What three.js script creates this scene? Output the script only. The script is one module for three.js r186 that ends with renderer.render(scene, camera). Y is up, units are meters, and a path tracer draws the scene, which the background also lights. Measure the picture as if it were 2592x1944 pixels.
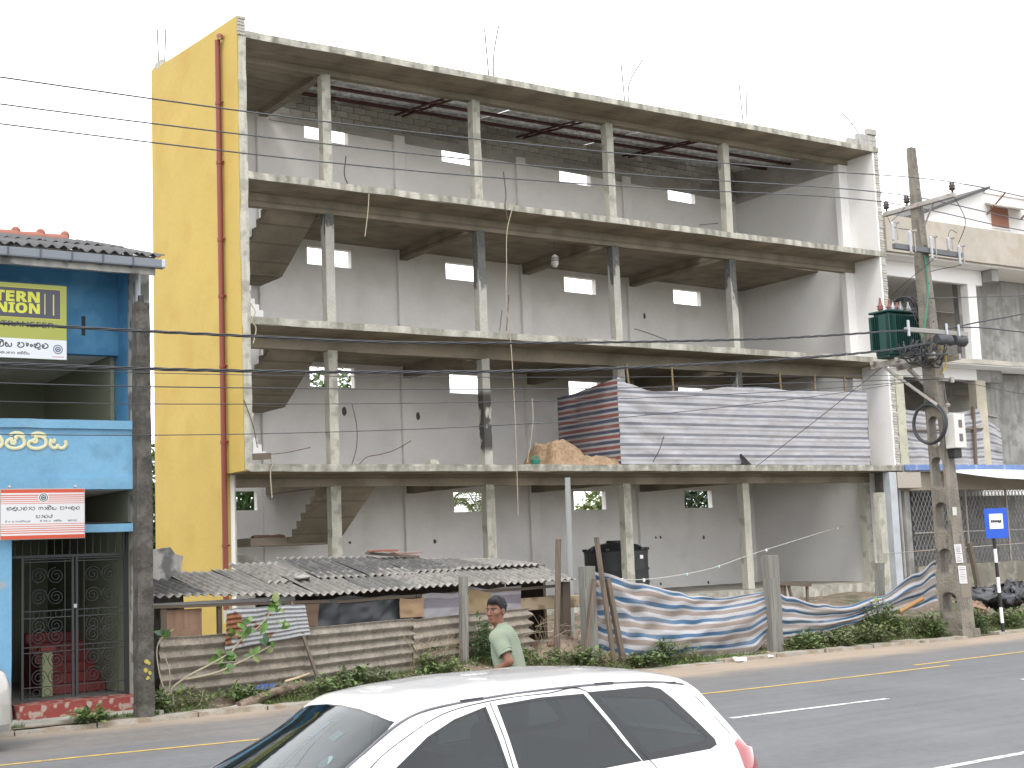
import * as THREE from 'three';
import { mergeGeometries, toCreasedNormals, mergeVertices } from 'three/addons/utils/BufferGeometryUtils.js';
import { MarchingCubes } from 'three/addons/objects/MarchingCubes.js';
import { Brush, Evaluator, SUBTRACTION, INTERSECTION } from 'three-bvh-csg';

// ---------- camera, sky, sun, exposure ----------
const scene = new THREE.Scene();
const camera = new THREE.PerspectiveCamera(30.53, 4 / 3, 0.1, 900);
{
  const yaw = 0.59594, pitch = 0.11921, roll = -0.03995;
  const f = new THREE.Vector3(Math.sin(yaw) * Math.cos(pitch), Math.sin(pitch), -Math.cos(yaw) * Math.cos(pitch));
  const r = new THREE.Vector3(Math.cos(yaw), 0, Math.sin(yaw)), u = new THREE.Vector3().crossVectors(r, f);
  const r2 = r.clone().multiplyScalar(Math.cos(roll)).addScaledVector(u, Math.sin(roll));
  const u2 = u.clone().multiplyScalar(Math.cos(roll)).addScaledVector(r, -Math.sin(roll));
  camera.position.set(-12.2813, 2.2, 28.6128);
  camera.quaternion.setFromRotationMatrix(new THREE.Matrix4().makeBasis(r2, u2, f.clone().negate()));
}
scene.add(camera);
{ // overcast sky: even white cloud, a little brighter towards the horizon to light the open floors, faint soft structure
  const W = 256, H = 128, d = new Float32Array(W * H * 4);
  for (let j = 0; j < H; j++) for (let i = 0; i < W; i++) {
    const el = Math.sin(((j + .5) / H - .5) * Math.PI), a = (i / W) * Math.PI * 2;
    const c = Math.cos(Math.asin(el));
    const n = .5 + .25 * Math.sin(a * 2 + 3 * el + 1) * c + .25 * Math.sin(a * 5 - 6 * el) * c * Math.cos(9 * el);
    const l = (el < 0 ? 1.04 : 1.04 - .16 * Math.max(el, 0)) * (.96 + .08 * n), k = (j * W + i) * 4;
    d[k] = l * .985; d[k + 1] = l; d[k + 2] = l * 1.025; d[k + 3] = 1;
  }
  const t = new THREE.DataTexture(d, W, H, THREE.RGBAFormat, THREE.FloatType);
  t.mapping = THREE.EquirectangularReflectionMapping; t.magFilter = t.minFilter = THREE.LinearFilter; t.needsUpdate = true;
  scene.background = t; scene.environment = t;
}
const sun = new THREE.DirectionalLight(new THREE.Color(1, .96, .9), .6);
sun.position.set(-16, 34, 22); sun.target.position.set(4, 0, 4); sun.castShadow = true; sun.shadow.radius = 30;
Object.assign(sun.shadow.camera, { left: -40, right: 40, top: 40, bottom: -40, near: 1, far: 120 }); sun.shadow.mapSize.set(2048, 2048);
scene.add(sun, sun.target);
const renderer = new THREE.WebGLRenderer({ antialias: true });
renderer.setSize(1024, 768); renderer.shadowMap.enabled = true;
renderer.toneMapping = THREE.LinearToneMapping; renderer.toneMappingExposure = 2.6;

// ---------- helpers ----------
let seed = 12345;
const rnd = () => { seed = (seed * 1664525 + 1013904223) >>> 0; return seed / 4294967296; };
const rr = (a, b) => a + (b - a) * rnd();
const V = (x, y, z) => new THREE.Vector3(x, y, z);
const clamp = (x, a = 0, b = 1) => Math.min(b, Math.max(a, x)), lerp = (a, b, t) => a + (b - a) * t;
const sm = (a, b, x) => { const t = clamp((x - a) / (b - a)); return t * t * (3 - 2 * t); };
const hash = (x, y, z) => { let h = (x * 374761393 + y * 668265263 + z * 2147483647) | 0; h = Math.imul(h ^ (h >>> 13), 1274126177); return ((h ^ (h >>> 16)) >>> 0) / 4294967296; };
function vn(x, y, z, p = 0) { // value noise, repeating with period p in x and y if p > 0
  const xi = Math.floor(x), yi = Math.floor(y), zi = Math.floor(z), f = (t) => t * t * (3 - 2 * t), u = f(x - xi), v = f(y - yi), w = f(z - zi);
  const m = p ? (a) => ((a % p) + p) % p : (a) => a, h = (a, b, c) => hash(m(xi + a), m(yi + b), zi + c);
  const L = (a, b, t) => a + (b - a) * t;
  const q = (c) => L(L(h(0, 0, c), h(1, 0, c), u), L(h(0, 1, c), h(1, 1, c), u), v);
  return z === zi ? q(0) : L(q(0), q(1), w);
}
const fbm = (x, y, s = 0, p = 0, o = 4) => { let a = 0, k = .5, t = 0; for (let i = 0; i < o; i++) { a += k * vn(x, y, s + i * 17, p); t += k; k *= .5; x *= 2; y *= 2; p *= 2; } return a / t; };
const n3 = (x, y, z) => vn(x, y, z) * 2 - 1;
const enc = (c) => { c = clamp(c); return 255 * (c <= .0031308 ? 12.92 * c : 1.055 * Math.pow(c, 1 / 2.4) - .055); };
function tex(w, h, fn, srgb = true) { // fn(u, v) gives linear rgb (or a grey number)
  const d = new Uint8Array(w * h * 4);
  for (let j = 0; j < h; j++) for (let i = 0; i < w; i++) {
    let c = fn((i + .5) / w, (j + .5) / h); if (typeof c === 'number') c = [c, c, c];
    const k = (j * w + i) * 4; for (let q = 0; q < 3; q++) d[k + q] = srgb ? enc(c[q]) : 255 * clamp(c[q]); d[k + 3] = c.length > 3 ? 255 * clamp(c[3]) : 255;
  }
  const t = new THREE.DataTexture(d, w, h, THREE.RGBAFormat); t.wrapS = t.wrapT = THREE.RepeatWrapping;
  t.magFilter = THREE.LinearFilter; t.minFilter = THREE.LinearMipmapLinearFilter; t.generateMipmaps = true;
  if (srgb) t.colorSpace = THREE.SRGBColorSpace; t.needsUpdate = true; return t;
}
const mixc = (a, b, t) => [lerp(a[0], b[0], t), lerp(a[1], b[1], t), lerp(a[2], b[2], t)], mul = (a, k) => [a[0] * k, a[1] * k, a[2] * k];
const rep = (t, x, y = x) => { t.repeat.set(1 / x, 1 / y); return t; };
function mat(color, o = {}) { const m = new THREE.MeshStandardMaterial({ roughness: .85, ...o }); if (Array.isArray(color)) m.color.setRGB(...color); else if (color !== undefined) m.color.set(color); return m; }
function phys(color, o = {}) { const m = new THREE.MeshPhysicalMaterial({ roughness: .5, ...o }); if (Array.isArray(color)) m.color.setRGB(...color); return m; }
function mtex(t, o = {}) { return mat([1, 1, 1], { map: t, ...o }); }
// pooled tileable noise fields, sampled with offsets so that textures differ cheaply
const NP = 512, POOL = new Map();
function field(cell, oct) { const key = cell + ',' + oct; if (!POOL.has(key)) { const a = new Float32Array(NP * NP); for (let j = 0; j < NP; j++) for (let i = 0; i < NP; i++) a[j * NP + i] = fbm(i / NP * cell, j / NP * cell, cell * 3 + oct, cell, oct); POOL.set(key, a); } return POOL.get(key); }
function samp(a, u, v) { u = (u - Math.floor(u)) * NP; v = (v - Math.floor(v)) * NP; const i = u | 0, j = v | 0, x = u - i, y = v - j, i1 = (i + 1) % NP, j1 = (j + 1) % NP; return lerp(lerp(a[j * NP + i], a[j * NP + i1], x), lerp(a[j1 * NP + i], a[j1 * NP + i1], x), y); }
// surface texture: base colour, blotches, streaks and grain. size in metres
function surf(base, { size = 3, px = 384, blotch = .2, grain = .1, stain = null, stainAt = .62, stainAmt = .8, streak = 0, sx = 6, seed = 1, cell = 4, tint = null, tintAmt = .5, soft = .12, seam = 0 } = {}) {
  const F = field(4, 5), G = field(8, 5), Hh = field(90, 2), k1 = cell / 4, k2 = Math.max(1, Math.round(cell / 4)), h = (n) => hash(seed, n, 7);
  const o = Array.from({ length: 12 }, (_, i) => h(i + 1));
  return rep(tex(px, px, (u, v) => {
    const b = samp(F, u * k2 + o[0], v * k2 + o[1]), g = samp(Hh, u + o[2], v + o[3]);
    let k = 1 + blotch * (b - .5) * 2.6 + grain * (g - .5) * 2;
    if (streak) k += streak * (samp(G, u * Math.round(sx / 2) + o[4], v * .999 / 4 + o[5]) - .5) * 2.4;
    let c = mul(base, Math.max(k, .05));
    if (tint) c = mixc(c, mul(tint, k), clamp((samp(F, u * k2 + o[6], v * k2 + o[7]) - .45) * 4) * tintAmt);
    if (stain) c = mixc(c, stain, stainAmt * sm(stainAt - soft / 2, stainAt + soft, samp(G, u * k2 + o[8], v * (streak ? 1 : k2) + o[9])));
    if (seam) { const q = Math.abs(((v * seam) % 1) - .5), q2 = Math.abs(((u * seam * .5 + .25 * (Math.floor(v * seam) % 2)) % 1) - .5); if (q > .5 - .012 * seam * .5 || q2 > .4975) c = mul(c, .72); }
    return c;
  }), size);
}
const BT = new Map();
function bumpT(size, cell) { const c = cell > 13 ? 16 : 10; if (!BT.has(c)) { const F = field(c, 4); BT.set(c, tex(256, 256, (u, v) => samp(F, u, v), false)); } const t = BT.get(c).clone(); t.needsUpdate = true; return rep(t, size); }

// geometry in world metres; uv from the dominant face axis, in metres
function wuv(g) {
  if (g.index) g = g.toNonIndexed();
  const p = g.attributes.position, uv = new Float32Array(p.count * 2), a = V(), b = V(), c = V(), n = V();
  for (let i = 0; i < p.count; i += 3) {
    a.fromBufferAttribute(p, i); b.fromBufferAttribute(p, i + 1); c.fromBufferAttribute(p, i + 2);
    n.copy(b).sub(a).cross(c.clone().sub(a)); const x = Math.abs(n.x), y = Math.abs(n.y), z = Math.abs(n.z);
    [a, b, c].forEach((q, k) => { const s = y >= x && y >= z ? [q.x, q.z] : x > z ? [q.z, q.y] : [q.x, q.y]; uv[(i + k) * 2] = s[0]; uv[(i + k) * 2 + 1] = s[1]; });
  }
  g.setAttribute('uv', new THREE.BufferAttribute(uv, 2)); return g;
}
function clean(g) { g = g.index ? g.toNonIndexed() : g; for (const k of Object.keys(g.attributes)) if (!['position', 'normal', 'uv', 'color'].includes(k)) g.deleteAttribute(k); g.morphAttributes = {}; g.groups = []; return g; }
function merge(gs) { gs = [].concat(gs).map(clean); if (gs.length === 1) return gs[0]; const col = gs.every((g) => g.attributes.color); gs.forEach((g) => { if (!g.attributes.normal) g.computeVertexNormals(); if (!col) g.deleteAttribute('color'); if (!g.attributes.uv) g.setAttribute('uv', new THREE.BufferAttribute(new Float32Array(g.attributes.position.count * 2), 2)); }); return mergeGeometries(gs); }
// chamfered box from corner to corner
function cbox(x0, x1, y0, y1, z0, z1, b = .006) {
  b = Math.min(b, (x1 - x0) * .3, (y1 - y0) * .3, (z1 - z0) * .3);
  const P = [], I = [[x0, x1], [y0, y1], [z0, z1]], v = (ax, s) => { const q = [0, 0, 0]; for (let k = 0; k < 3; k++) q[k] = k === ax ? I[k][(s[k] + 1) / 2] : (s[k] > 0 ? I[k][1] - b : I[k][0] + b); return q; };
  const cx = (x0 + x1) / 2, cy = (y0 + y1) / 2, cz = (z0 + z1) / 2;
  const tri = (a, b2, c) => { const n = V(...b2).sub(V(...a)).cross(V(...c).sub(V(...a))); const m = [(a[0] + b2[0] + c[0]) / 3 - cx, (a[1] + b2[1] + c[1]) / 3 - cy, (a[2] + b2[2] + c[2]) / 3 - cz]; if (n.x * m[0] + n.y * m[1] + n.z * m[2] < 0) P.push(...a, ...c, ...b2); else P.push(...a, ...b2, ...c); };
  const quad = (a, b2, c, d) => { tri(a, b2, c); tri(a, c, d); };
  for (let ax = 0; ax < 3; ax++) { const o1 = (ax + 1) % 3, o2 = (ax + 2) % 3; for (const s of [-1, 1]) { const q = [[-1, -1], [1, -1], [1, 1], [-1, 1]].map(([p, r]) => { const t = [0, 0, 0]; t[ax] = s; t[o1] = p; t[o2] = r; return v(ax, t); }); quad(...q); }
    for (const p of [-1, 1]) for (const r of [-1, 1]) { const t = (e) => { const q = [0, 0, 0]; q[ax] = e; q[o1] = p; q[o2] = r; return q; }; quad(v(o1, t(-1)), v(o1, t(1)), v(o2, t(1)), v(o2, t(-1))); } }
  for (const sx of [-1, 1]) for (const sy of [-1, 1]) for (const sz of [-1, 1]) { const t = [sx, sy, sz]; tri(v(0, t), v(1, t), v(2, t)); }
  const g = new THREE.BufferGeometry(); g.setAttribute('position', new THREE.Float32BufferAttribute(P, 3)); g.computeVertexNormals(); return wuv(g);
}
// box whose faces are cut into small pieces and made slightly uneven, like cast concrete
function rbox(x0, x1, y0, y1, z0, z1, amp = .008, seg = .22, freq = 3) {
  const n = (d) => clamp(Math.round(d / seg), 1, 110), g0 = new THREE.BoxGeometry(x1 - x0, y1 - y0, z1 - z0, n(x1 - x0), n(y1 - y0), n(z1 - z0));
  g0.translate((x0 + x1) / 2, (y0 + y1) / 2, (z0 + z1) / 2); jitter(g0, amp, freq);
  g0.deleteAttribute('uv'); g0.deleteAttribute('normal');
  return wuv(toCreasedNormals(mergeVertices(g0, 1e-4), .6));
}
function jitter(g, amp, freq = 3) {
  const p = g.attributes.position;
  for (let i = 0; i < p.count; i++) { const x = p.getX(i), y = p.getY(i), z = p.getZ(i); const f = freq; p.setXYZ(i, x + amp * n3(x * f, y * f, z * f + 9), y + amp * n3(x * f + 31, y * f, z * f), z + amp * n3(x * f, y * f + 57, z * f)); }
  return g;
}
function tube(pts, r, seg = 0, rad = 6, taper = 0) {
  const c = new THREE.CatmullRomCurve3(pts.map((p) => (Array.isArray(p) ? V(...p) : p)), false, 'centripetal');
  const n = seg || Math.max(2, (pts.length - 1) * 4), g = new THREE.TubeGeometry(c, n, r, rad, false);
  if (taper) { const p = g.attributes.position; for (let i = 0; i <= n; i++) { const o = c.getPointAt(i / n), k = 1 - taper * i / n; for (let j = 0; j <= rad; j++) { const q = i * (rad + 1) + j; p.setXYZ(q, o.x + (p.getX(q) - o.x) * k, o.y + (p.getY(q) - o.y) * k, o.z + (p.getZ(q) - o.z) * k); } } }
  return g;
}
// straight bar between two points with a square or round section (capped)
function bar(a, b, w, h = w, round = 0, jit = 0) {
  a = V(...a); b = V(...b); const d = b.clone().sub(a), L = d.length();
  let g = round ? new THREE.CylinderGeometry(h / 2, w / 2, L, round, Math.max(1, Math.round(L / .3))) : new THREE.BoxGeometry(w, L, h, 1, Math.max(1, jit ? Math.round(L / .3) : 1), 1);
  if (jit) { const p = g.attributes.position, s = rnd() * 90; for (let i = 0; i < p.count; i++) { const y = p.getY(i); p.setX(i, p.getX(i) + jit * n3(y * 1.7 + s, s, 0)); p.setZ(i, p.getZ(i) + jit * n3(y * 1.7 + s, s + 7, 3)); } g.computeVertexNormals(); }
  g.applyQuaternion(new THREE.Quaternion().setFromUnitVectors(V(0, 1, 0), d.normalize())); g.translate((a.x + b.x) / 2, (a.y + b.y) / 2, (a.z + b.z) / 2); return g;
}
function extr(pts, depth, o = {}) { // polygon in x,y pushed along z
  const s = new THREE.Shape(pts.map(([x, y]) => new THREE.Vector2(x, y))); (o.holes || []).forEach((h) => s.holes.push(new THREE.Path(h.map(([x, y]) => new THREE.Vector2(x, y)))));
  const g = new THREE.ExtrudeGeometry(s, { depth, bevelEnabled: !!o.bevel, bevelThickness: o.bevel || 0, bevelSize: o.bevel || 0, bevelOffset: -(o.bevel || 0), bevelSegments: 1, curveSegments: o.cs || 8 });
  g.deleteAttribute('uv'); return g;
}
// point grid -> surface with thickness; fn(s, t) -> [x, y, z]; uv in (s, t) scaled
function sheet(fn, ns, nt, th = 0, us = 1, vs = 1) {
  const pos = [], uv = [], idx = [], N = (ns + 1) * (nt + 1);
  for (let j = 0; j <= nt; j++) for (let i = 0; i <= ns; i++) { pos.push(...fn(i / ns, j / nt)); uv.push(i / ns * us, j / nt * vs); }
  const q = (i, j) => j * (ns + 1) + i;
  for (let j = 0; j < nt; j++) for (let i = 0; i < ns; i++) idx.push(q(i, j), q(i + 1, j), q(i + 1, j + 1), q(i, j), q(i + 1, j + 1), q(i, j + 1));
  let g = new THREE.BufferGeometry(); g.setAttribute('position', new THREE.Float32BufferAttribute(pos, 3)); g.setAttribute('uv', new THREE.Float32BufferAttribute(uv, 2)); g.setIndex(idx); g.computeVertexNormals();
  if (!th) return g;
  const nm = g.attributes.normal, p2 = pos.slice(), uv2 = uv.concat(uv), id2 = idx.slice();
  for (let k = 0; k < N; k++) for (let a = 0; a < 3; a++) p2.push(pos[k * 3 + a] - nm.array[k * 3 + a] * th);
  for (let k = 0; k < idx.length; k += 3) id2.push(idx[k] + N, idx[k + 2] + N, idx[k + 1] + N);
  const edge = (a, b) => id2.push(a, b + N, b, a, a + N, b + N);
  for (let i = 0; i < ns; i++) { edge(q(i + 1, 0), q(i, 0)); edge(q(i, nt), q(i + 1, nt)); }
  for (let j = 0; j < nt; j++) { edge(q(0, j), q(0, j + 1)); edge(q(ns, j + 1), q(ns, j)); }
  g = new THREE.BufferGeometry(); g.setAttribute('position', new THREE.Float32BufferAttribute(p2, 3)); g.setAttribute('uv', new THREE.Float32BufferAttribute(uv2, 2)); g.setIndex(id2);
  return toCreasedNormals(g, .7);
}
// corrugated sheet: origin o, vector A across the waves, vector B along them, normal up n
function corrug(o, A, B, pitch, amp, th = .006, nb = 1, wob = 0, ph = 0) {
  o = V(...o); A = V(...A); B = V(...B); const n = A.clone().cross(B).normalize(); if (n.y < -.01 || (Math.abs(n.y) < .02 && n.z < 0)) n.negate();
  const la = A.length(), ns = Math.round(la / pitch * 8), s0 = ph * 7.3;
  return sheet((s, t) => { const p = o.clone().addScaledVector(A, s).addScaledVector(B, t); const h = amp * Math.sin(s * la / pitch * Math.PI * 2 + ph) + wob * n3(s * la * .7 + s0, t * 2 + s0, 1); return p.addScaledVector(n, h).toArray(); }, ns, nb, th, la, B.length());
}
const names = new Map(), base = new WeakMap();
const numbered = (n) => { const k = names.get(n) || 0; names.set(n, k + 1); return k ? n + '_' + String(k).padStart(3, '0') : n; };
function sh(o) { o.castShadow = o.receiveShadow = true; return o; }
function thing(name, label, category, at = [0, 0, 0], group) {
  const o = new THREE.Group(); o.name = numbered(name); o.position.set(...at); base.set(o, at); o.userData = { label, category }; if (group) o.userData.group = group; scene.add(o); return o;
}
function part(parent, name, geos, m, kind) { // geometry in world metres
  const g = merge(geos), b = base.get(parent); g.translate(-b[0], -b[1], -b[2]);
  const o = sh(new THREE.Mesh(g, m)); o.name = name; base.set(o, b); if (kind) o.userData.kind = kind; parent.add(o); return o;
}
function piece(parent, name, geo, m, at, rot, scl) { // shared geometry placed in the parent
  const b = base.get(parent), o = sh(new THREE.Mesh(geo, m)); o.name = name; o.position.set(at[0] - b[0], at[1] - b[1], at[2] - b[2]); if (rot) o.rotation.set(...rot); if (scl) o.scale.set(...scl); base.set(o, b); parent.add(o); return o;
}
function solo(name, label, category, geos, m, group) {
  const g = merge(geos); g.computeBoundingBox(); const c = g.boundingBox, at = [(c.min.x + c.max.x) / 2, c.min.y, (c.min.z + c.max.z) / 2]; g.translate(-at[0], -at[1], -at[2]);
  const o = sh(new THREE.Mesh(g, m)); o.name = numbered(name); o.position.set(...at); base.set(o, at); o.userData = { label, category }; if (group) o.userData.group = group; scene.add(o); return o;
}
function struct(name, geos, m, kind = 'structure', label) { const o = sh(new THREE.Mesh(merge(geos), m)); o.name = numbered(name); o.userData = { kind }; if (label) o.userData.label = label; base.set(o, [0, 0, 0]); scene.add(o); return o; }
const canvasTex = (w, h, fn) => { const c = document.createElement('canvas'); c.width = w; c.height = h; const x = c.getContext('2d'); fn(x, w, h); const t = new THREE.CanvasTexture(c); t.colorSpace = THREE.SRGBColorSpace; return t; };
// quad with 0..1 uv: lower left corner, edge along, edge up
function quad(o, a, b) { const g = new THREE.BufferGeometry(), p = [o, [o[0] + a[0], o[1] + a[1], o[2] + a[2]], [o[0] + a[0] + b[0], o[1] + a[1] + b[1], o[2] + a[2] + b[2]], [o[0] + b[0], o[1] + b[1], o[2] + b[2]]]; g.setAttribute('position', new THREE.Float32BufferAttribute(p.flat(), 3)); g.setAttribute('uv', new THREE.Float32BufferAttribute([0, 0, 1, 0, 1, 1, 0, 1], 2)); g.setIndex([0, 1, 2, 0, 2, 3]); g.computeVertexNormals(); return g; }
const rotY = (g, a, x, z) => g.translate(-x, 0, -z).rotateY(a).translate(x, 0, z);

// ---------- materials ----------
const M = {
  concrete: mtex(surf([.33, .315, .275], { size: 3.3, blotch: .32, grain: .13, stain: [.1, .095, .08], stainAt: .6, stainAmt: .55, soft: .25, seed: 2, tint: [.42, .40, .35], tintAmt: .6 }), { bumpMap: bumpT(1.2, 16, 4), bumpScale: .006, roughness: .95 }),
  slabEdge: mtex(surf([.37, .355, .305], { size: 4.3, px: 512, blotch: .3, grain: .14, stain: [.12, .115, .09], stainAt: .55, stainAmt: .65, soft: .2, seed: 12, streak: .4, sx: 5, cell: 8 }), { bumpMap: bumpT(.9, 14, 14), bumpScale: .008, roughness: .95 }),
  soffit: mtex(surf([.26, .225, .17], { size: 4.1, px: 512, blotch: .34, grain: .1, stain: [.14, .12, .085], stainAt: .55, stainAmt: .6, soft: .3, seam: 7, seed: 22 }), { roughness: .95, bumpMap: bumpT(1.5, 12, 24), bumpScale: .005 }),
  column: mtex(surf([.43, .415, .355], { size: 2.3, blotch: .22, grain: .12, stain: [.2, .195, .165], stainAt: .6, stainAmt: .6, seed: 32, streak: .2, sx: 5 }), { bumpMap: bumpT(.8, 14, 34), bumpScale: .006, roughness: .95 }),
  plaster: mtex(surf([.83, .81, .785], { size: 6.1, px: 512, blotch: .07, grain: .03, seed: 42, stain: [.6, .58, .55], stainAt: .6, stainAmt: .4, soft: .3 }), { roughness: .92, bumpMap: bumpT(3, 10, 44), bumpScale: .006 }),
  plasterW: mtex(surf([.78, .77, .755], { size: 5.1, blotch: .06, grain: .03, seed: 52 }), { roughness: .9 }),
  yellow: mtex(surf([0.440, 0.317, 0.074], { size: 7.3, px: 512, blotch: .07, grain: .03, seed: 62, stain: [.392, .248, .044], stainAt: .58, stainAmt: .5, soft: .25, tint: [.480, .344, .104], tintAmt: .3, cell: 5 }), { roughness: .8, bumpMap: bumpT(1.3, 16, 64), bumpScale: .004 }),
  block: mtex(surf([.42, .405, .375], { size: 2, blotch: .25, grain: .2, seed: 72 }), { roughness: 1, bumpMap: bumpT(.5, 16, 74), bumpScale: .012 }),
  blockLight: mtex(surf([.360, .344, .320], { size: 2, blotch: .2, grain: .2, seed: 76 }), { roughness: 1, bumpMap: bumpT(.5, 16, 74), bumpScale: .012 }),
  redPaint: mat([.192, .044, .028], { roughness: .55 }),
  steelRed: mat([.085, .03, .026], { roughness: .7 }),
  foil: mtex(surf([.78, .80, .82], { size: 1.3, blotch: .45, grain: .25, seed: 82, cell: 8 }), { roughness: .5, metalness: .15, bumpMap: bumpT(.5, 12, 84), bumpScale: .02 }),
  rebar: mat([.09, .065, .055], { roughness: .8 }), darkWire: mat([.03, .03, .032], { roughness: .7 }), cable: mat([.045, .047, .052], { roughness: .6 }),
  galv: mat([.42, .44, .46], { roughness: .5, metalness: .5 }), galvDull: mtex(surf([.36, .35, .33], { size: 1, blotch: .25, stain: [.28, .15, .07], stainAt: .6, seed: 92 }), { roughness: .7, metalness: .2 }),
  wood: mtex(rep(tex(128, 512, (u, v) => { const g = fbm(u * 24, v * 3, 3, 0, 4); return mul([.128, .100, .076], .45 + 1.1 * g); }), .3, 1.5), { roughness: .95 }),
  woodGrey: mtex(rep(tex(128, 512, (u, v) => { const g = fbm(u * 20, v * 3, 7, 0, 4); return mixc(mul([.168, .164, .148], .4 + 1.2 * g), [.152, .184, .120], sm(.6, .8, fbm(u * 5, v * 9, 5, 0, 3)) * .5); }), .3, 1.5), { roughness: .95 }),
  rope: mat([.36, .31, .23], { roughness: 1 }), black: mat([.015, .015, .016], { roughness: .6 }), white: mat([.78, .78, .77], { roughness: .5 }),
};

// ---------- ground, road ----------
const pw = (pts) => (x) => { if (x <= pts[0][0]) return pts[0][1]; for (let i = 1; i < pts.length; i++) if (x <= pts[i][0]) { const t = (x - pts[i - 1][0]) / (pts[i][0] - pts[i - 1][0]); return lerp(pts[i - 1][1], pts[i][1], t * t * (3 - 2 * t)); } return pts[pts.length - 1][1]; };
const verge = pw([[-5.2, .1], [-3, .15], [-.5, .27], [2.2, .42], [4, .2], [6, .06], [7.6, .08], [9, .28], [11, .5], [12.3, .32], [13.5, .22], [15, .2], [20, .35]]);
function gh(x, z) {
  const bumps = .05 * n3(x * 1.3, z * 1.3, 2) + .025 * n3(x * 4, z * 4, 5);
  const v = verge(x), t = sm(8.42, 7.5, z), lot = sm(7.2, 2.5, z);
  const flat = sm(-4.9, -5.3, x);
  let y = lerp(v * t + bumps * t * .9, .62 + bumps, lot * (x < 23 ? 1 : .6)); y = lerp(y, .08, flat);
  if (z < -8) y = lerp(y, .3, sm(-8, -12, z)); return y + .004;
}
const dirtT = rep(tex(512, 512, (u, v) => { const b = fbm(u * 6, v * 6, 3, 6, 5), g = vn(u * 120, v * 120, 1, 120), q = vn(u * 50, v * 50, 8, 50); let c = mixc([.128, .094, .064], [.255, .200, .145], b); c = mul(c, .7 + .5 * g); if (q > .86) c = mul([.357, .323, .281], .7 + g * .5); return mixc(c, [.051, .072, .026], sm(.52, .66, fbm(u * 9, v * 9, 12, 9, 4)) * .75); }), 3.7);
M.dirt = mtex(dirtT, { roughness: 1, bumpMap: bumpT(.6, 16, 6), bumpScale: .03 });
M.sand = mtex(surf([.425, .332, .230], { size: 2.5, blotch: .22, grain: .2, seed: 201, stain: [.255, .196, .136], stainAt: .6 }), { roughness: 1, bumpMap: bumpT(.5, 16, 16), bumpScale: .015 });
{
  const xs = [-120, -60], zs = [-60, -30, -18]; for (let x = -26; x <= 42; x += .34) xs.push(x); xs.push(60, 100, 160); for (let z = -12; z <= 8.5; z += .24) zs.push(z); zs.push(8.55);
  const P = [], I = []; for (const z of zs) for (const x of xs) P.push(x, gh(x, z), z);
  for (let j = 0; j < zs.length - 1; j++) for (let i = 0; i < xs.length - 1; i++) { const a = j * xs.length + i, b = a + xs.length; I.push(a, b, a + 1, a + 1, b, b + 1); }
  const g = new THREE.BufferGeometry(); g.setAttribute('position', new THREE.Float32BufferAttribute(P, 3)); g.setIndex(I); g.computeVertexNormals();
  const uv = []; for (let i = 0; i < P.length; i += 3) uv.push(P[i], P[i + 2]); g.setAttribute('uv', new THREE.Float32BufferAttribute(uv, 2));
  struct('ground', [g], M.dirt);
  struct('far_ground', [wuv(new THREE.PlaneGeometry(900, 900).rotateX(-Math.PI / 2).translate(0, -.3, 0))], mat([.12, .12, .08], { roughness: 1 }));
}
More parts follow.
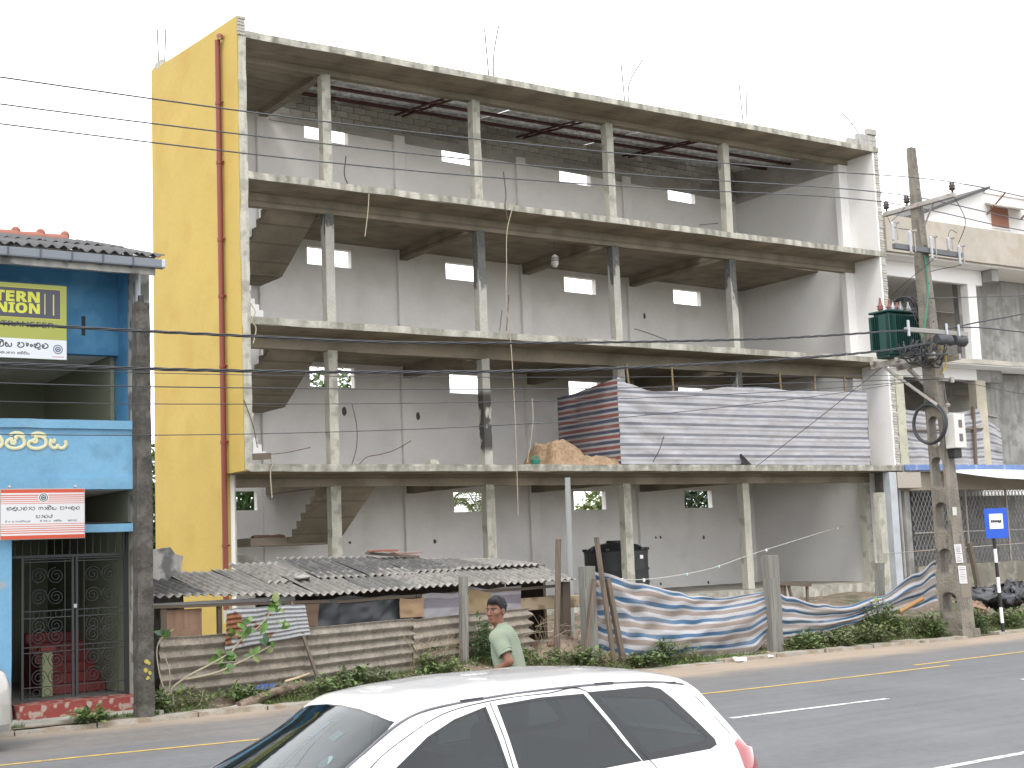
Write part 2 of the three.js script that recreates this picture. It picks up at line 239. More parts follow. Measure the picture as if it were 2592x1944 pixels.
{
  const RF = field(8, 5), RG = field(90, 2), X0 = -16, W = 64, Z0 = 8.5, D = 18;
  const t = tex(2048, 576, (u, v) => {
    const x = X0 + u * W, z = Z0 + v * D, g = samp(RG, x * .31, z * .31), g2 = samp(RG, x * .13 + .4, z * .13);
    const tr = samp(RF, x * .06, z * .6), b = samp(RF, x * .1 + .3, z * .1 + .7);
    let c = mul([.109, .110, .114], .72 + .22 * g + .16 * g2 + .3 * (tr - .5) + .34 * b);
    const e = 10.05 + .9 * (samp(RF, x * .043, .3) - .5) + .5 * (samp(RF, x * .19, z * .38 + .2) - .5) - 1.0 * sm(4, -2, x);
    const s = sm(e + .5, e - .6, z) * clamp(.55 + .9 * samp(RF, x * .11 + .5, z * .5)), dust = .5 * sm(12.4, 9.3, z + 1.6 * (tr - .5)) * samp(RF, x * .075 + .1, z * .5 + .6) * (x < 3 ? 1.2 : .8);
    c = mixc(c, mul([.281, .225, .170], .75 + .5 * g2), clamp(dust)); return mixc(c, mul([.306, .242, .183], .7 + .25 * g + .35 * b), clamp(s));
  });
  t.repeat.set(1, 1); const g = new THREE.PlaneGeometry(W, D, 32, 9).rotateX(-Math.PI / 2).translate(X0 + W / 2, 0, Z0 + D / 2);
  const uv = g.attributes.uv, p = g.attributes.position; for (let i = 0; i < uv.count; i++) uv.setXY(i, (p.getX(i) - X0) / W, (p.getZ(i) - Z0) / D);
  struct('road', [g], mtex(t, { roughness: .9, bumpMap: bumpT(.35, 16, 36), bumpScale: .006 }));
  struct('road_end', [wuv(new THREE.PlaneGeometry(60, 18).rotateX(-Math.PI / 2).translate(-46, -.002, 17.5)), wuv(new THREE.PlaneGeometry(80, 18).rotateX(-Math.PI / 2).translate(88, -.002, 17.5))], mtex(surf([.115, .115, .118], { size: 5, seed: 220 })));
  struct('pavement', [cbox(-60, 120, -.1, .12, 26.5, 34, .02)], M.concrete);
  // paint with worn grain
  const worn = (c) => mtex(rep(tex(512, 128, (u, v) => { const k = fbm(u * 40, v * 10, 3, 0, 4); return mixc(c, [.16, .155, .15], sm(.5, .72, k) * .75); }), 3, .4), { roughness: .8 });
  const yel = worn([.527, .340, .060]), whi = worn([.561, .561, .553]);
  const strip = (pts, w) => { const n = 40, c = new THREE.CatmullRomCurve3(pts.map(([x, z]) => V(x, .004, z))); return sheet((s, q) => { const p = c.getPoint(s), d = c.getTangent(s); return [p.x - d.z * (q - .5) * -w, .004, p.z + d.x * (q - .5) * -w]; }, n, 1, 0, 20, w); };
  const fx = (g) => { const p = g.attributes.position, uv = g.attributes.uv; for (let i = 0; i < p.count; i++) uv.setXY(i, p.getX(i), p.getZ(i)); return g; };
  struct('yellow_edge_line', [fx(strip([[-30, 11.0], [-8, 11.47], [-5, 11.78], [1.9, 12.42], [3.1, 12.49], [7.4, 12.5]], .1)), fx(strip([[7.1, 11.98], [10.3, 11.86], [14, 11.75], [40, 11.6]], .1))], yel);
  struct('white_centre_line', [[.14, 2.95], [6.02, 9.0], [12.6, 15.7], [-6.2, -3.1], [19, 22]].map(([a, b]) => fx(strip([[a, 14.95], [b, 15.05]], .11))), whi);
  struct('white_edge_line', [fx(strip([[-20, 19.7], [-1, 19.43], [10, 19.3], [40, 19.2]], .11))], whi);
}
{ // kerb of separate concrete slabs
  const k = new THREE.Group(); k.name = 'kerb'; k.userData = { kind: 'structure' }; base.set(k, [0, 0, 0]); scene.add(k);
  M.kerb = mtex(surf([.323, .297, .255], { size: 2.1, blotch: .2, grain: .15, stain: [.238, .187, .128], stainAt: .55, seed: 230 }), { roughness: .95, bumpMap: bumpT(.5, 12, 33), bumpScale: .01 });
  for (let x = -9.6; x < 30;) {
    const L = rr(.8, 1.5), low = x > 3.2 && x < 5.2;
    if (!(x > 12.0 && x < 12.9)) { const zc = 8.47 + (x > 10.5 && x < 13 ? .12 : 0), y = low ? .02 : rr(.05, .085), s = rr(-.02, .02); part(k, 'kerb_slab', [rotY(rbox(x, x + L - rr(.015, .05), -.06, y, zc - .17 + s, zc + .15 + s, .012, .12, 5), rr(-.012, .012), x, zc)], M.kerb); }
    x += L;
  }
}

// ---------- the unfinished building ----------
const BX = [2.734, 7.037, 11.417, 15.739], FY = [.91, 4.334, 7.597, 10.897], SB = [4.178, 7.441, 10.741, 14.018], BB = [3.9, 7.1, 10.42, 13.87], XW = 21.16, ZC = -1.03;
const zb = (x) => -4.656 - .0719 * x;
const shear = (g) => { const p = g.attributes.position; for (let i = 0; i < p.count; i++) p.setZ(i, p.getZ(i) + zb(p.getX(i))); g.computeVertexNormals(); return g; };
const bld = thing('unfinished_building', 'four storey unfinished concrete building with open front and yellow side wall', 'building', [10.5, 0, -3]);
{
  // slabs, one per storey; the edge gets its own lighter, streaked face
  SB.forEach((y, i) => {
    const y1 = y + .156, roof = i === 3, back = roof ? -1.3 : 0;
    const gs = [rbox(.13, XW, y, y1, -1.2, 0, .013, .2, 2.6)];
    if (!roof) gs.push(shear(wuv(new THREE.BoxGeometry(XW - 2.75, .14, 3.6, 60, 1, 8).translate((XW + 2.75) / 2, y + .07, 1.8))), cbox(.2, 2.75, y, y + .14, -1.4, -1.2));
    else gs.push(shear(wuv(new THREE.BoxGeometry(2.6, .14, 3.6, 8, 1, 4).translate(1.5, y + .072, 1.8))));
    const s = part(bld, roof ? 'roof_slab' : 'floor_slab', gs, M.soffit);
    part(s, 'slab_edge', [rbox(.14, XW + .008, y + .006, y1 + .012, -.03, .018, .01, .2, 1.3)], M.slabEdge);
  });
  part(bld, 'ground_slab', [rbox(.3, 21, .5, .91, -5.9, -.35, .01, .5)], M.slabEdge);
  // beams
  BB.forEach((y, i) => {
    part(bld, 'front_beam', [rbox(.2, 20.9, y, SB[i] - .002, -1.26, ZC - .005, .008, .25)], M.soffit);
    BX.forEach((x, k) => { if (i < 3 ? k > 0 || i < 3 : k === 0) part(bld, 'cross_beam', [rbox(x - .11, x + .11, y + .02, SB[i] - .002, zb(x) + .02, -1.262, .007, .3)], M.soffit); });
  });
  // columns; some carry black bitumen smears with ragged edges near the top
  const smear = (s, top, low) => tex(128, 384, (u, v) => { const b = fbm(u * 3, v * 8, s, 0, 5), g = vn(u * 40, v * 110, s + 2); let c = mul([.425, .412, .366], .78 + .3 * b + .2 * (g - .5)); const e = top + .55 * (fbm(u * 7, v * 6, s + 4, 0, 5) - .5) + .12 * Math.sin(u * 12 + s) + (low ? .25 * Math.sin(u * 9 + s) : 0); const k = low ? sm(.46, .52, fbm(u * 2.5, v * 4, s + 8, 0, 4)) * sm(.1, .2, v) * sm(.75, .65, v) : sm(e, e + .06, v) * (.75 + .25 * g); return mixc(c, mul(low ? [.025, .024, .023] : [.05, .054, .056], .5 + 1.1 * b), k * .92); });
  const smears = [mtex(smear(3, .66)), mtex(smear(9, .55)), mtex(smear(15, .8)), mtex(smear(21, .5, 1))]; smears.forEach((m) => { m.roughness = .95; });
  const kind = { '3,1': 1, '3,2': 0, '3,3': 0, '2,1': 3, '3,0': 2, '2,3': 2 };
  for (let f = 1; f <= 4; f++) BX.forEach((x, k) => {
    const y0 = FY[f - 1], y1 = BB[f - 1] + .02, w = f === 1 ? .125 : .115, sk = kind[f + ',' + k];
    const g = rbox(x - w, x + w, y0, y1, ZC - .24, ZC, .009, .16, 3.5);
    if (sk !== undefined) { const p = g.attributes.position, uv = g.attributes.uv; for (let i = 0; i < p.count; i++) uv.setXY(i, uv.getX(i) * .9 + k * .3, (p.getY(i) - y0) / (y1 - y0)); }
    part(bld, 'column', [g], sk !== undefined ? smears[sk] : M.column);
  });
  part(bld, 'column', [rbox(.0, .24, .3, 4.17, -1.26, ZC, .009, .2)], M.column);
  part(bld, 'column', [rbox(20.62, 20.88, .6, 3.9, -1.28, ZC, .008, .2)], M.column);
  for (let f = 2; f <= 4; f++) part(bld, 'corner_pilaster', [cbox(20.52, 20.9, FY[f - 1], BB[f - 1], -1.3, -1.08, .01)], M.plasterW);
  // back wall with its small high openings
  const hx = [[4.03, 5.4], [8.56, 9.86], [13.0, 14.28], [17.66, 18.92]], hy = [[3.4, 3.96], [6.78, 7.33], [10.08, 10.57], [13.55, 13.99]], holes = [];
  hy.forEach(([a, b], f) => hx.forEach(([p, q], k) => { if (f || k) holes.push([[p, a], [q, a], [q, b], [p, b]]); }));
  holes.push([[1.8, 3.53], [2.42, 3.53], [2.42, 4.02], [1.8, 4.02]]);
  for (const f of [1, 2]) holes.push([[1.5, FY[f] + 1.6], [2.35, FY[f] + 1.6], [2.35, FY[f] + 2.15], [1.5, FY[f] + 2.15]]);
  part(bld, 'back_wall', [shear(wuv(extr([[.2, .5], [20.95, .5], [20.95, 14.12], [.2, 14.12]], .2, { holes }).translate(0, 0, -.2)))], M.plaster);
  for (const x of BX) part(bld, 'pilaster', [cbox(x - .17, x + .17, .7, 14.05, zb(x) - .02, zb(x) + .11, .008)], M.plaster);
  part(bld, 'lintel_band', [shear(wuv(new THREE.BoxGeometry(18, .26, .05, 20, 1, 1).translate(11.8, 14.0, .026)))], M.block);
  // unplastered blockwork above it, block by block
  const bk = cbox(-.19, .19, -.085, .085, -.07, .07, .012), bmats = [.8, 1, 1.15].map((k) => { const m = M.block.clone(); m.color.setRGB(k, k, k * .97); return m; });
  for (let r = 0; r < 5; r++) for (let x = 3 + (r % 2) * .2; x < 20.8; x += .4) piece(bld, 'block', bk, bmats[(Math.floor(x * 7) + r * 2) % 3], [x, 14.215 + r * .18, zb(x) - .07 + rr(-.008, .008)]);
  part(bld, 'block_joint', [shear(wuv(extr([[2.6, 14.12], [20.9, 14.12], [20.9, 15.12], [2.6, 15.12]], .08).translate(0, 0, -.16)))], M.block);
  // left wall: yellow leaf outside, plaster leaf inside, bare cement end
  const prof = [[0, 4.2], [0, 14.5], [-2.2, 14.66], [-4.9, 14.88], [-5.02, 14.8], [-5.2, 14.83], [-5.3, 14.98], [-5.55, 14.94], [-5.55, 0], [-1.02, 0], [-1.02, 4.2]];
  const side = (x0, x1, pr) => wuv(extr(pr.map(([z, y]) => [-z, y]), x1 - x0).rotateY(Math.PI / 2).translate(x0, 0, 0));
  part(bld, 'yellow_wall', [side(0, .1, prof)], M.yellow, undefined);
  part(bld, 'inner_wall_leaf', [side(.102, .2, prof.map(([z, y]) => [z, Math.min(y, 14.3)]).filter((p, i) => i < 2 || i > 6))], M.plasterW);
  part(bld, 'wall_end_render', [rbox(.015, .205, 4.21, 14.02, -.001, .02, .014, .18, 4)], M.column);
  const br = cbox(-.095, .095, -.033, .033, -.05, .012, .008); for (let i = 0; i < 6; i++) piece(bld, 'brick', br, M.blockLight, [.105 + rr(-.01, .01), 14.09 + i * .075, .02 + rr(-.01, .01)], [0, rr(-.08, .08), 0]);
  part(bld, 'broken_concrete_stub', [jitter(new THREE.BoxGeometry(.3, .3, .4, 3, 3, 3).translate(.2, 14.92, -5.15), .06, 7)], M.column);
  // right wall with a brick-ended wing above the first slab
  part(bld, 'right_wall', [side(20.9, 21.14, [[-.02, 4.34], [-.02, 14.01], [-6.3, 14.01], [-6.3, .4], [-1.05, .4], [-1.05, 4.34]])], M.plasterW);
  part(bld, 'right_gable', [side(20.9, 21.1, [[-1.3, 14.02], [-1.3, 14.38], [-6.3, 14.98], [-6.3, 14.02]])], M.block);
  part(bld, 'block_lintel', [cbox(20.86, 20.898, 13.78, 14.0, -6.1, -1.27, .004)], M.block);  // lintel strip along the right wall in the grey blockwork material
  const bh = cbox(-.1, .1, -.036, .036, -.04, .02, .012); for (let f = 1; f < 4; f++) for (let y = FY[f] + .04; y < SB[f] - .04; y += .082) piece(bld, 'brick', bh, rnd() < .5 ? M.blockLight : M.column, [21.06 + rr(-.015, .015), y, -.02 + rr(-.015, .012)]);
  // loose blockwork piled on the right end of the roof slab
  const b2 = cbox(-.2, .2, -.095, .095, -.075, .075, .014); for (const [x, y] of [[20.12, 14.275], [20.53, 14.275], [20.94, 14.275], [20.55, 14.475], [20.96, 14.475], [20.97, 14.675]]) piece(bld, 'block', b2, M.blockLight, [x, y, -.1 + rr(-.03, .03)], [0, rr(-.05, .05), rr(-.02, .02)]);
  // roof sheets over red steel
  const Y = (z) => 14.22 - (z + 1.2) * .115;
  for (let k = 0; k < 8; k++) { const x0 = 2.75 + k * 2.27; part(bld, 'roof_sheet', [corrug([x0, Y(-1.2) + .14, -1.2], [2.26, 0, 0], [0, .115 * 5.5, -5.5], .19, .018, .004, 6, .03, k)], M.foil); }
  const ang = (a, b) => bar(a, b, .05, .05);
  [[-1.5], [-2.4], [-3.5], [-4.6]].forEach(([z]) => part(bld, 'purlin', [bar([2.8, Y(z) + .04, z], [20.9, Y(z) + .04, z], .07, .11)], M.steelRed));
  for (const x of BX.slice(1)) { const g = []; for (const s of [-.12, .12]) { const za = -1.3, zq = zb(x) + .1; g.push(ang([x + s, Y(za) - .04, za], [x + s, Y(zq) - .04, zq])); let up = 0; for (let z = za; z > zq + .3; z -= .3) { g.push(bar([x - .12 * (up ? 1 : -1), Y(z) - .04, z], [x + .12 * (up ? 1 : -1), Y(z - .3) - .04, z - .3], .022)); up = !up; } } part(bld, 'lattice_rafter', g, M.steelRed); }
  // stairs: steps and soffit in one flight, landings
  const flight = (name, x0, x1, zt, yt, n, tr, ri) => { // top front edge (zt, yt) going down and back
    const p = [[-zt, yt]]; let z = zt, y = yt; for (let i = 0; i < n; i++) { y -= ri; p.push([-z, y]); z -= tr; p.push([-z, y]); } p.push([-z, y - .16]); p.push([-zt + .02, yt - .34]); p.push([-zt, yt - .34]);
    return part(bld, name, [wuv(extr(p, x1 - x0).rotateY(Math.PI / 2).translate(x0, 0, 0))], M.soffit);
  };
  for (const f of [1, 2]) {
    const yt = SB[f] + .12, n = 8, tr = .27, ri = .172; flight('stair_flight', 1.27, 2.55, -1.18, yt, n, tr, ri);
    const yl = yt - ri * n, zl = -1.18 - n * tr; part(bld, 'stair_landing', [rbox(.2, 2.56, yl - .17, yl, zb(1) + .02, zl + .005, .006, .3)], M.soffit);
    const p = []; let z = zl, y = yl; p.push([-z, y]); for (let i = 0; i < 8; i++) { y -= .18; p.push([-z, y]); z += .24; p.push([-z, y]); } p.push([-z, y - .16], [-zl, yl - .17]);
    part(bld, 'stair_flight', [wuv(extr(p, .95).rotateY(Math.PI / 2).translate(.21, 0, 0))], M.plasterW);
  }
  flight('stair_flight', 2.51, 3.9, -1.18, SB[0] + .1, 8, .262, .185);
  const yl = SB[0] + .1 - 8 * .185; part(bld, 'stair_landing', [rbox(1.55, 3.9, yl - .2, yl, -4.4, -3.28, .01, .3)], M.soffit);
  for (let i = 0; i < 9; i++) part(bld, 'stair_step', [rbox(.45 + i * .0 + (i > 4 ? .5 : 0) , 1.55, .92, .92 + (i + 1) * .165, -1.6 - i * .2, -1.42 - i * .2 - .0, .008, .3)], M.concrete);
  part(bld, 'landing_brick_ridge', [jitter(new THREE.BoxGeometry(.8, .07, .2, 12, 2, 2).translate(2.05, yl + .02, -3.4), .035, 9)], mat([.16, .085, .06]));
  // chased switch boxes and scaffold holes in the plaster
  const chase = mtex(surf([.1, .09, .08], { size: .4, blotch: .5, seed: 240 }));
  for (const [x, y, w, h] of [[5.05, 6.14, .13, .24], [7.43, 6.08, .12, .22], [16.3, 9.56, .09, .19], [7.86, 2.6, .09, .13], [5.12, 2.64, .07, .08], [16.3, 2.5, .06, .09], [16.5, 2.5, .07, .1], [18.43, 2.45, .08, .13], [16.41, 1.05, .07, .1], [18.53, 1.0, .07, .11]])
    part(bld, 'wall_chase', [jitter(new THREE.CylinderGeometry(.5, .5, .02, 11).rotateX(Math.PI / 2).scale(w, h, 1), .012, 19).translate(x, y, zb(x) + .006)], chase);
  // rain pipe down the yellow wall
  const pipe = part(bld, 'rain_pipe', [bar([-.09, 1.2, -.9], [-.09, 14.2, -.9], .13, .13, 12), new THREE.TorusGeometry(.09, .065, 8, 8, Math.PI / 2).rotateY(-Math.PI / 2).translate(-.09, 14.18, -.81)], M.redPaint);
  for (const y of [2.6, 4.9, 6.6, 8.2, 9.5, 11.3, 12.7]) part(pipe, 'pipe_collar', [new THREE.CylinderGeometry(.078, .078, .07, 12).translate(-.09, y, -.9), bar([-.09, y, -.86], [-.02, y + .02, -.8], .03)], M.redPaint);
}

// ---------- letters drawn as strokes (unit box, y down) ----------
const GL = {
  s: [[.14, .5], [.26, .38], [.36, .5], [.25, .6], [.13, .52], [.1, .78], [.26, .95], [.46, .84], [.48, .6], [.5, .84], [.7, .95], [.92, .74], [.88, .42], [.72, .22], [.58, .34], [.66, .46]],
  m: [[.34, .62], [.44, .52], [.5, .62], [.42, .72], [.3, .62], [.34, .42], [.14, .5], [.06, .78], [.3, .96], [.66, .95], [.93, .76], [.9, .42], [.68, .22], [.5, .34], [.56, .46]],
  t: [[.3, .5], [.42, .4], [.5, .52], [.4, .62], [.3, .54], [.14, .56], [.07, .78], [.28, .96], [.66, .95], [.94, .74], [.9, .4], [.64, .24], [.34, .3]],
  y: [[.24, .4], [.34, .5], [.26, .6], [.14, .52], [.18, .36], [.1, .74], [.28, .95], [.46, .86], [.48, .66], [.52, .86], [.72, .95], [.92, .76], [.88, .46]],
  p: [[.1, .3], [.08, .74], [.28, .95], [.66, .95], [.9, .76], [.88, .4], [.74, .3]],
  k: [[.1, .6], [.22, .4], [.36, .56], [.3, .8], [.14, .76], [.3, .94], [.6, .94], [.9, .74], [.84, .38], [.6, .26], [.46, .42], [.54, .6]],
  r: [[.2, .3], [.1, .6], [.24, .9], [.6, .94], [.88, .7], [.78, .36], [.56, .3], [.44, .46]],
  g: [[.12, .9], [.06, .6], [.24, .34], [.44, .5], [.46, .92], [.48, .5], [.68, .32], [.92, .56], [.86, .92]],
  b: [[.12, .4], [.3, .3], [.4, .44], [.26, .56], [.1, .72], [.28, .95], [.66, .95], [.92, .74], [.86, .4], [.64, .28]],
  v: [[.1, .62], [.26, .46], [.4, .6], [.28, .78], [.12, .74], [.3, .95], [.68, .94], [.92, .68], [.78, .38], [.5, .3]],
  n: [[.1, .5], [.24, .36], [.38, .5], [.26, .66], [.1, .8], [.34, .95], [.7, .92], [.9, .66], [.76, .36]],
  l: [[.14, .44], [.06, .74], [.26, .95], [.62, .94], [.82, .7], [.66, .52], [.5, .66], [.62, .5], [.86, .36], [.7, .2]],
  A: [[.2, .4], [.42, .34], [.44, .7], [.2, .92]], E: [[.15, .36], [.44, .4], [.4, .66], [.2, .56], [.3, .8]], o: [[.3, .5], [.46, .65], [.3, .8], [.16, .65], [.3, .5]],
};
const wide = (c) => ('AEo'.includes(c) ? .55 : 1.05);
function glyphs(x, str, px, py, h, lw, col) {
  x.strokeStyle = col; x.lineWidth = lw; x.lineCap = x.lineJoin = 'round'; let w0 = 0; const W = h * 1.05;
  const poly = (pts) => { x.beginPath(); pts.forEach(([a, b], i) => (i ? x.lineTo(px + w0 + a * W, py + b * h) : x.moveTo(px + w0 + a * W, py + b * h))); x.stroke(); };
  const curve = (pts) => poly(new THREE.CatmullRomCurve3(pts.map(([a, b]) => V(a, b, 0))).getPoints(40).map((p) => [p.x, p.y]));
  for (const c of str) {
    if (c === ' ') w0 += W * .55; else if (c === 'i') { w0 -= W * 1.05; curve([[.2, .16], [.5, .02], [.85, .12], [.9, .28]]); w0 += W * 1.05; } else if (c === 'u') { w0 -= W * 1.05; curve([[.6, .98], [.7, 1.15], [.95, 1.05]]); w0 += W * 1.05; } else { curve(GL[c]); w0 += W * wide(c); }
  }
  return w0;
}
const emblem = (x, cx, cy, r, col) => { x.strokeStyle = col; x.lineWidth = r * .2; x.beginPath(); x.arc(cx, cy, r * .92, 0, 7); x.stroke(); x.lineWidth = r * .24; x.beginPath(); x.arc(cx, cy, r * .5, 0, 7); x.stroke(); x.beginPath(); x.arc(cx, cy + r * .1, r * .2, Math.PI, 0); x.stroke(); x.fillStyle = col; x.fillRect(cx - r * .3, cy + r * .05, r * .6, r * .16); };

// ---------- blue shop house ----------
const skyT = (base, o) => mtex(surf(base, { size: 3.1, blotch: .17, grain: .06, ...o }), { roughness: .8, bumpMap: bumpT(1, 12, 47), bumpScale: .004 });
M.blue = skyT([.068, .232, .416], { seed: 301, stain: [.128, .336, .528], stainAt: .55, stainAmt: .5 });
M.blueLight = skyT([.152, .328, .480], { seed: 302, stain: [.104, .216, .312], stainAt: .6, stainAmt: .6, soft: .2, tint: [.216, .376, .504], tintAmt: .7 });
M.bluePier = skyT([.136, .296, .440], { seed: 303, stain: [.336, .288, .256], stainAt: .68, stainAmt: .9 });
M.dirtyWhite = mtex(surf([.336, .328, .304], { size: 2.4, blotch: .2, grain: .08, seed: 304, stain: [.072, .072, .068], stainAt: .56, stainAmt: .8, streak: .25 }), { roughness: .9 });
M.asbestos = mtex(surf([.20, .197, .19], { size: 1.7, px: 512, blotch: .35, grain: .22, seed: 305, stain: [.36, .345, .32], stainAt: .56, stainAmt: .6, cell: 6 }), { roughness: 1, bumpMap: bumpT(.4, 14, 35), bumpScale: .006 });
M.darkRoof = mtex(surf([.085, .083, .085], { size: 1.7, blotch: .35, grain: .22, seed: 306 }), { roughness: 1 });
const shop = thing('blue_shop_house', 'two storey blue shop house with corrugated roof, balcony and iron gate', 'building', [-8, 0, 5.5]);
{
  const L = -13.5;
  part(shop, 'parapet_wall', [rbox(L, -5.05, 3.56, 4.3, 7.42, 7.6, .004, .3)], M.blueLight);
  part(shop, 'parapet_coping', [rbox(L, -5.03, 4.3, 4.43, 7.36, 7.645, .006, .2)], M.blueLight);
  part(shop, 'parapet_base_band', [rbox(L, -5.04, 3.39, 3.562, 7.4, 7.635, .006, .2)], M.blueLight);
  part(shop, 'balcony_floor', [cbox(L, -5.0, 3.395, 3.55, 3, 7.398)], M.plaster);
  part(shop, 'side_pier', [rbox(-5.05, -4.79, 0, 6.95, 7.34, 7.6, .007, .25)], M.dirtyWhite);
  part(shop, 'right_wall', [wuv(extr([[-7.338, 0], [-7.338, 7.0], [-4.3, 7.8], [-2.8, 7.2], [-2.8, 0]].map(([z, y]) => [-z, y]), .2).rotateY(-Math.PI / 2).translate(-4.8, 0, 0).applyMatrix4(new THREE.Matrix4()))], M.dirtyWhite);
  part(shop, 'balcony_cheek', [cbox(-5.049, -5.002, 4.0, 6.9, 6.7, 7.338, .003)], M.blue);
  part(shop, 'upper_wall', [rbox(L, -5.051, 5.54, 6.92, 6.72, 6.9, .004, .3)], M.blue);
  part(shop, 'upper_pillar', [cbox(-7.35, -7.04, 3.5, 5.54, 6.72, 6.9, .008)], M.blueLight);
  part(shop, 'vent_slot', [cbox(-5.64, -5.575, 5.83, 6.14, 6.88, 6.904, .003)], M.black);
  part(shop, 'upper_room_wall', [cbox(-5.12, -5.055, 3.56, 5.6, 3, 6.715), cbox(L, -5.06, 3.56, 5.6, 2.85, 2.998)], mat([.24, .26, .18]));
  part(shop, 'upper_ceiling', [cbox(L, -5.13, 5.56, 5.64, 3.01, 6.715)], M.plaster); part(shop, 'far_end_wall', [cbox(L - .1, L, 0, 7.2, 2.8, 7.3)], M.dirtyWhite); part(shop, 'upper_floor', [cbox(L, -5.13, 3.56, 3.6, 3.01, 7.3)], M.concrete);
  part(shop, 'soffit_board', [cbox(L, -4.82, 6.86, 6.9, 6.905, 7.98)], mtex(surf([.62, .62, .62], { seed: 310, size: 2 })));
  part(shop, 'fascia_board', [cbox(L, -4.84, 6.64, 6.93, 7.99, 8.02)], M.dirtyWhite);
  const gut = part(shop, 'gutter', [cbox(L, -4.77, 6.74, 6.752, 8.022, 8.14, .003), cbox(L, -4.77, 6.752, 6.87, 8.128, 8.142, .004), cbox(L, -4.77, 6.752, 6.86, 8.022, 8.032, .003)], mat([.152, .168, .192], { roughness: .5 }));
  for (let x = -12.6; x < -4.9; x += .46) part(gut, 'gutter_bracket', [cbox(x, x + .02, 6.73, 6.875, 8.015, 8.156, .003)], mat([.080, .088, .100]));
  part(gut, 'gutter_end', [cbox(-4.785, -4.72, 6.735, 6.88, 8.0, 8.16, .02)], M.galv);
  // roof: separate corrugated sheets, ridge tiles
  const A = [8.12, 6.93], B = [4.3, 7.93]; let n = 0;
  for (let x = L; x < -4.8; x += .93) { const w = Math.min(.97, -4.72 - x); part(shop, 'roof_sheet', [corrug([x, A[1] + (n % 2) * .008, A[0]], [w, 0, 0], [0, (B[1] - A[1]) * .52, (B[0] - A[0]) * .52], .17, .025, .008, 3, .01, 0)], M.darkRoof); part(shop, 'roof_sheet', [corrug([x, lerp(A[1], B[1], .49) + .03, lerp(A[0], B[0], .49)], [w, 0, 0], [0, (B[1] - A[1]) * .51, (B[0] - A[0]) * .51], .17, .025, .008, 3, .01, 0)], M.darkRoof); n++; }
  part(shop, 'roof_back', [cbox(L, -4.75, 7.0, 7.06, 1.5, 4.2)], M.darkRoof);
  for (let x = L + .2; x < -5.2; x += .42) part(shop, 'ridge_tile', [new THREE.CylinderGeometry(.13, .15, .43, 10, 1, false, -Math.PI / 2, Math.PI).rotateZ(Math.PI / 2).rotateX(0).translate(x, 7.9, 4.28), new THREE.SphereGeometry(.085, 8, 6).translate(x + .2, 8.03, 4.28)], mat([.264, .104, .072], { side: THREE.DoubleSide }));
  part(shop, 'downpipe', [bar([-5.0, .05, 7.66], [-5.0, 6.74, 7.66], .09, .09, 10)], mat([.3, .32, .34], { roughness: .5 }));
  part(shop, 'conduit', [tube([[-5.02, 3.4, 7.64], [-5.03, 4.2, 7.66], [-5.02, 4.5, 7.63]], .018, 10, 5)], M.white);
  // ground floor: pier, lintel, steps, dark hall
  part(shop, 'left_pier', [rbox(L, -6.87, .05, 3.39, 7.35, 7.6, .005, .3)], M.bluePier);
  part(shop, 'gate_lintel', [rbox(-6.87, -5.05, 2.75, 2.87, 7.36, 7.61, .004, .2)], M.blueLight);
  const redw = mtex(surf([.216, .040, .032], { size: 1.3, blotch: .2, seed: 312, stain: [.336, .288, .240], stainAt: .58, stainAmt: .85, cell: 6 }), { roughness: .8 }), olive = mat([.22, .24, .165]);
  part(shop, 'threshold_step', [rbox(-6.8, -4.95, .05, .31, 7.2, 7.78, .01, .15)], redw);
  part(shop, 'lower_step', [rbox(-9, -4.9, 0, .12, 7.6, 8.35, .012, .2)], M.concrete);
  part(shop, 'hall_floor', [cbox(L, -5, .1, .3, 2.9, 7.195)], mat([.2, .19, .175], { roughness: .7 }));
  part(shop, 'hall_wall', [cbox(-5.06, -5.003, .31, 3.39, 3, 7.335), cbox(-9.6, -5.0, .2, 3.45, 2.86, 3), cbox(-9.6, -9.4, .2, 3.45, 2.9, 7.4)], olive);
  for (let i = 0; i < 6; i++) part(shop, 'hall_step', [cbox(-5.95, -5.065, .305, .3 + .15 * (i + 1), 6.25 - i * .27 - .27, 6.25 - i * .27 - .003, .01)], mat([.22, .035, .03], { roughness: .6 }));
  const nw = part(shop, 'newel_post', [cbox(-6.13, -5.97, .305, .98, 6.35, 6.5, .01)], mat([.33, .35, .2])); part(nw, 'newel_cap', [cbox(-6.16, -5.94, .985, 1.06, 6.32, 6.53, .01)], mat([.25, .05, .04]));
  part(shop, 'transom_bar', [cbox(-6.87, -5.05, 2.88, 2.9, 7.4, 7.45)], M.black);
  // raised painted letters on the parapet
  const cream = mat([.544, .528, .336], { roughness: .7 }); let lx = -6.965;
  const letter = (keys, x, w, h) => { const gs = keys.map((k) => { const pts = Array.isArray(k) ? k : GL[k]; const g = tube(pts.map(([a, b]) => [a * w, -b * h, 0]), .029, 44, 6); g.scale(1, 1, .4); return g; }); part(shop, 'letter', gs.map((g) => g.translate(x, 4.235, 7.607)), cream); };
  const hood = [[.2, .2], [.5, .04], [.85, .14], [.92, .3]];
  letter(['s'], -7.28, .29, .245); letter(['m', hood], -6.97, .29, .245); letter(['t', hood], -6.66, .29, .245); letter(['y'], -6.35, .28, .245);
}
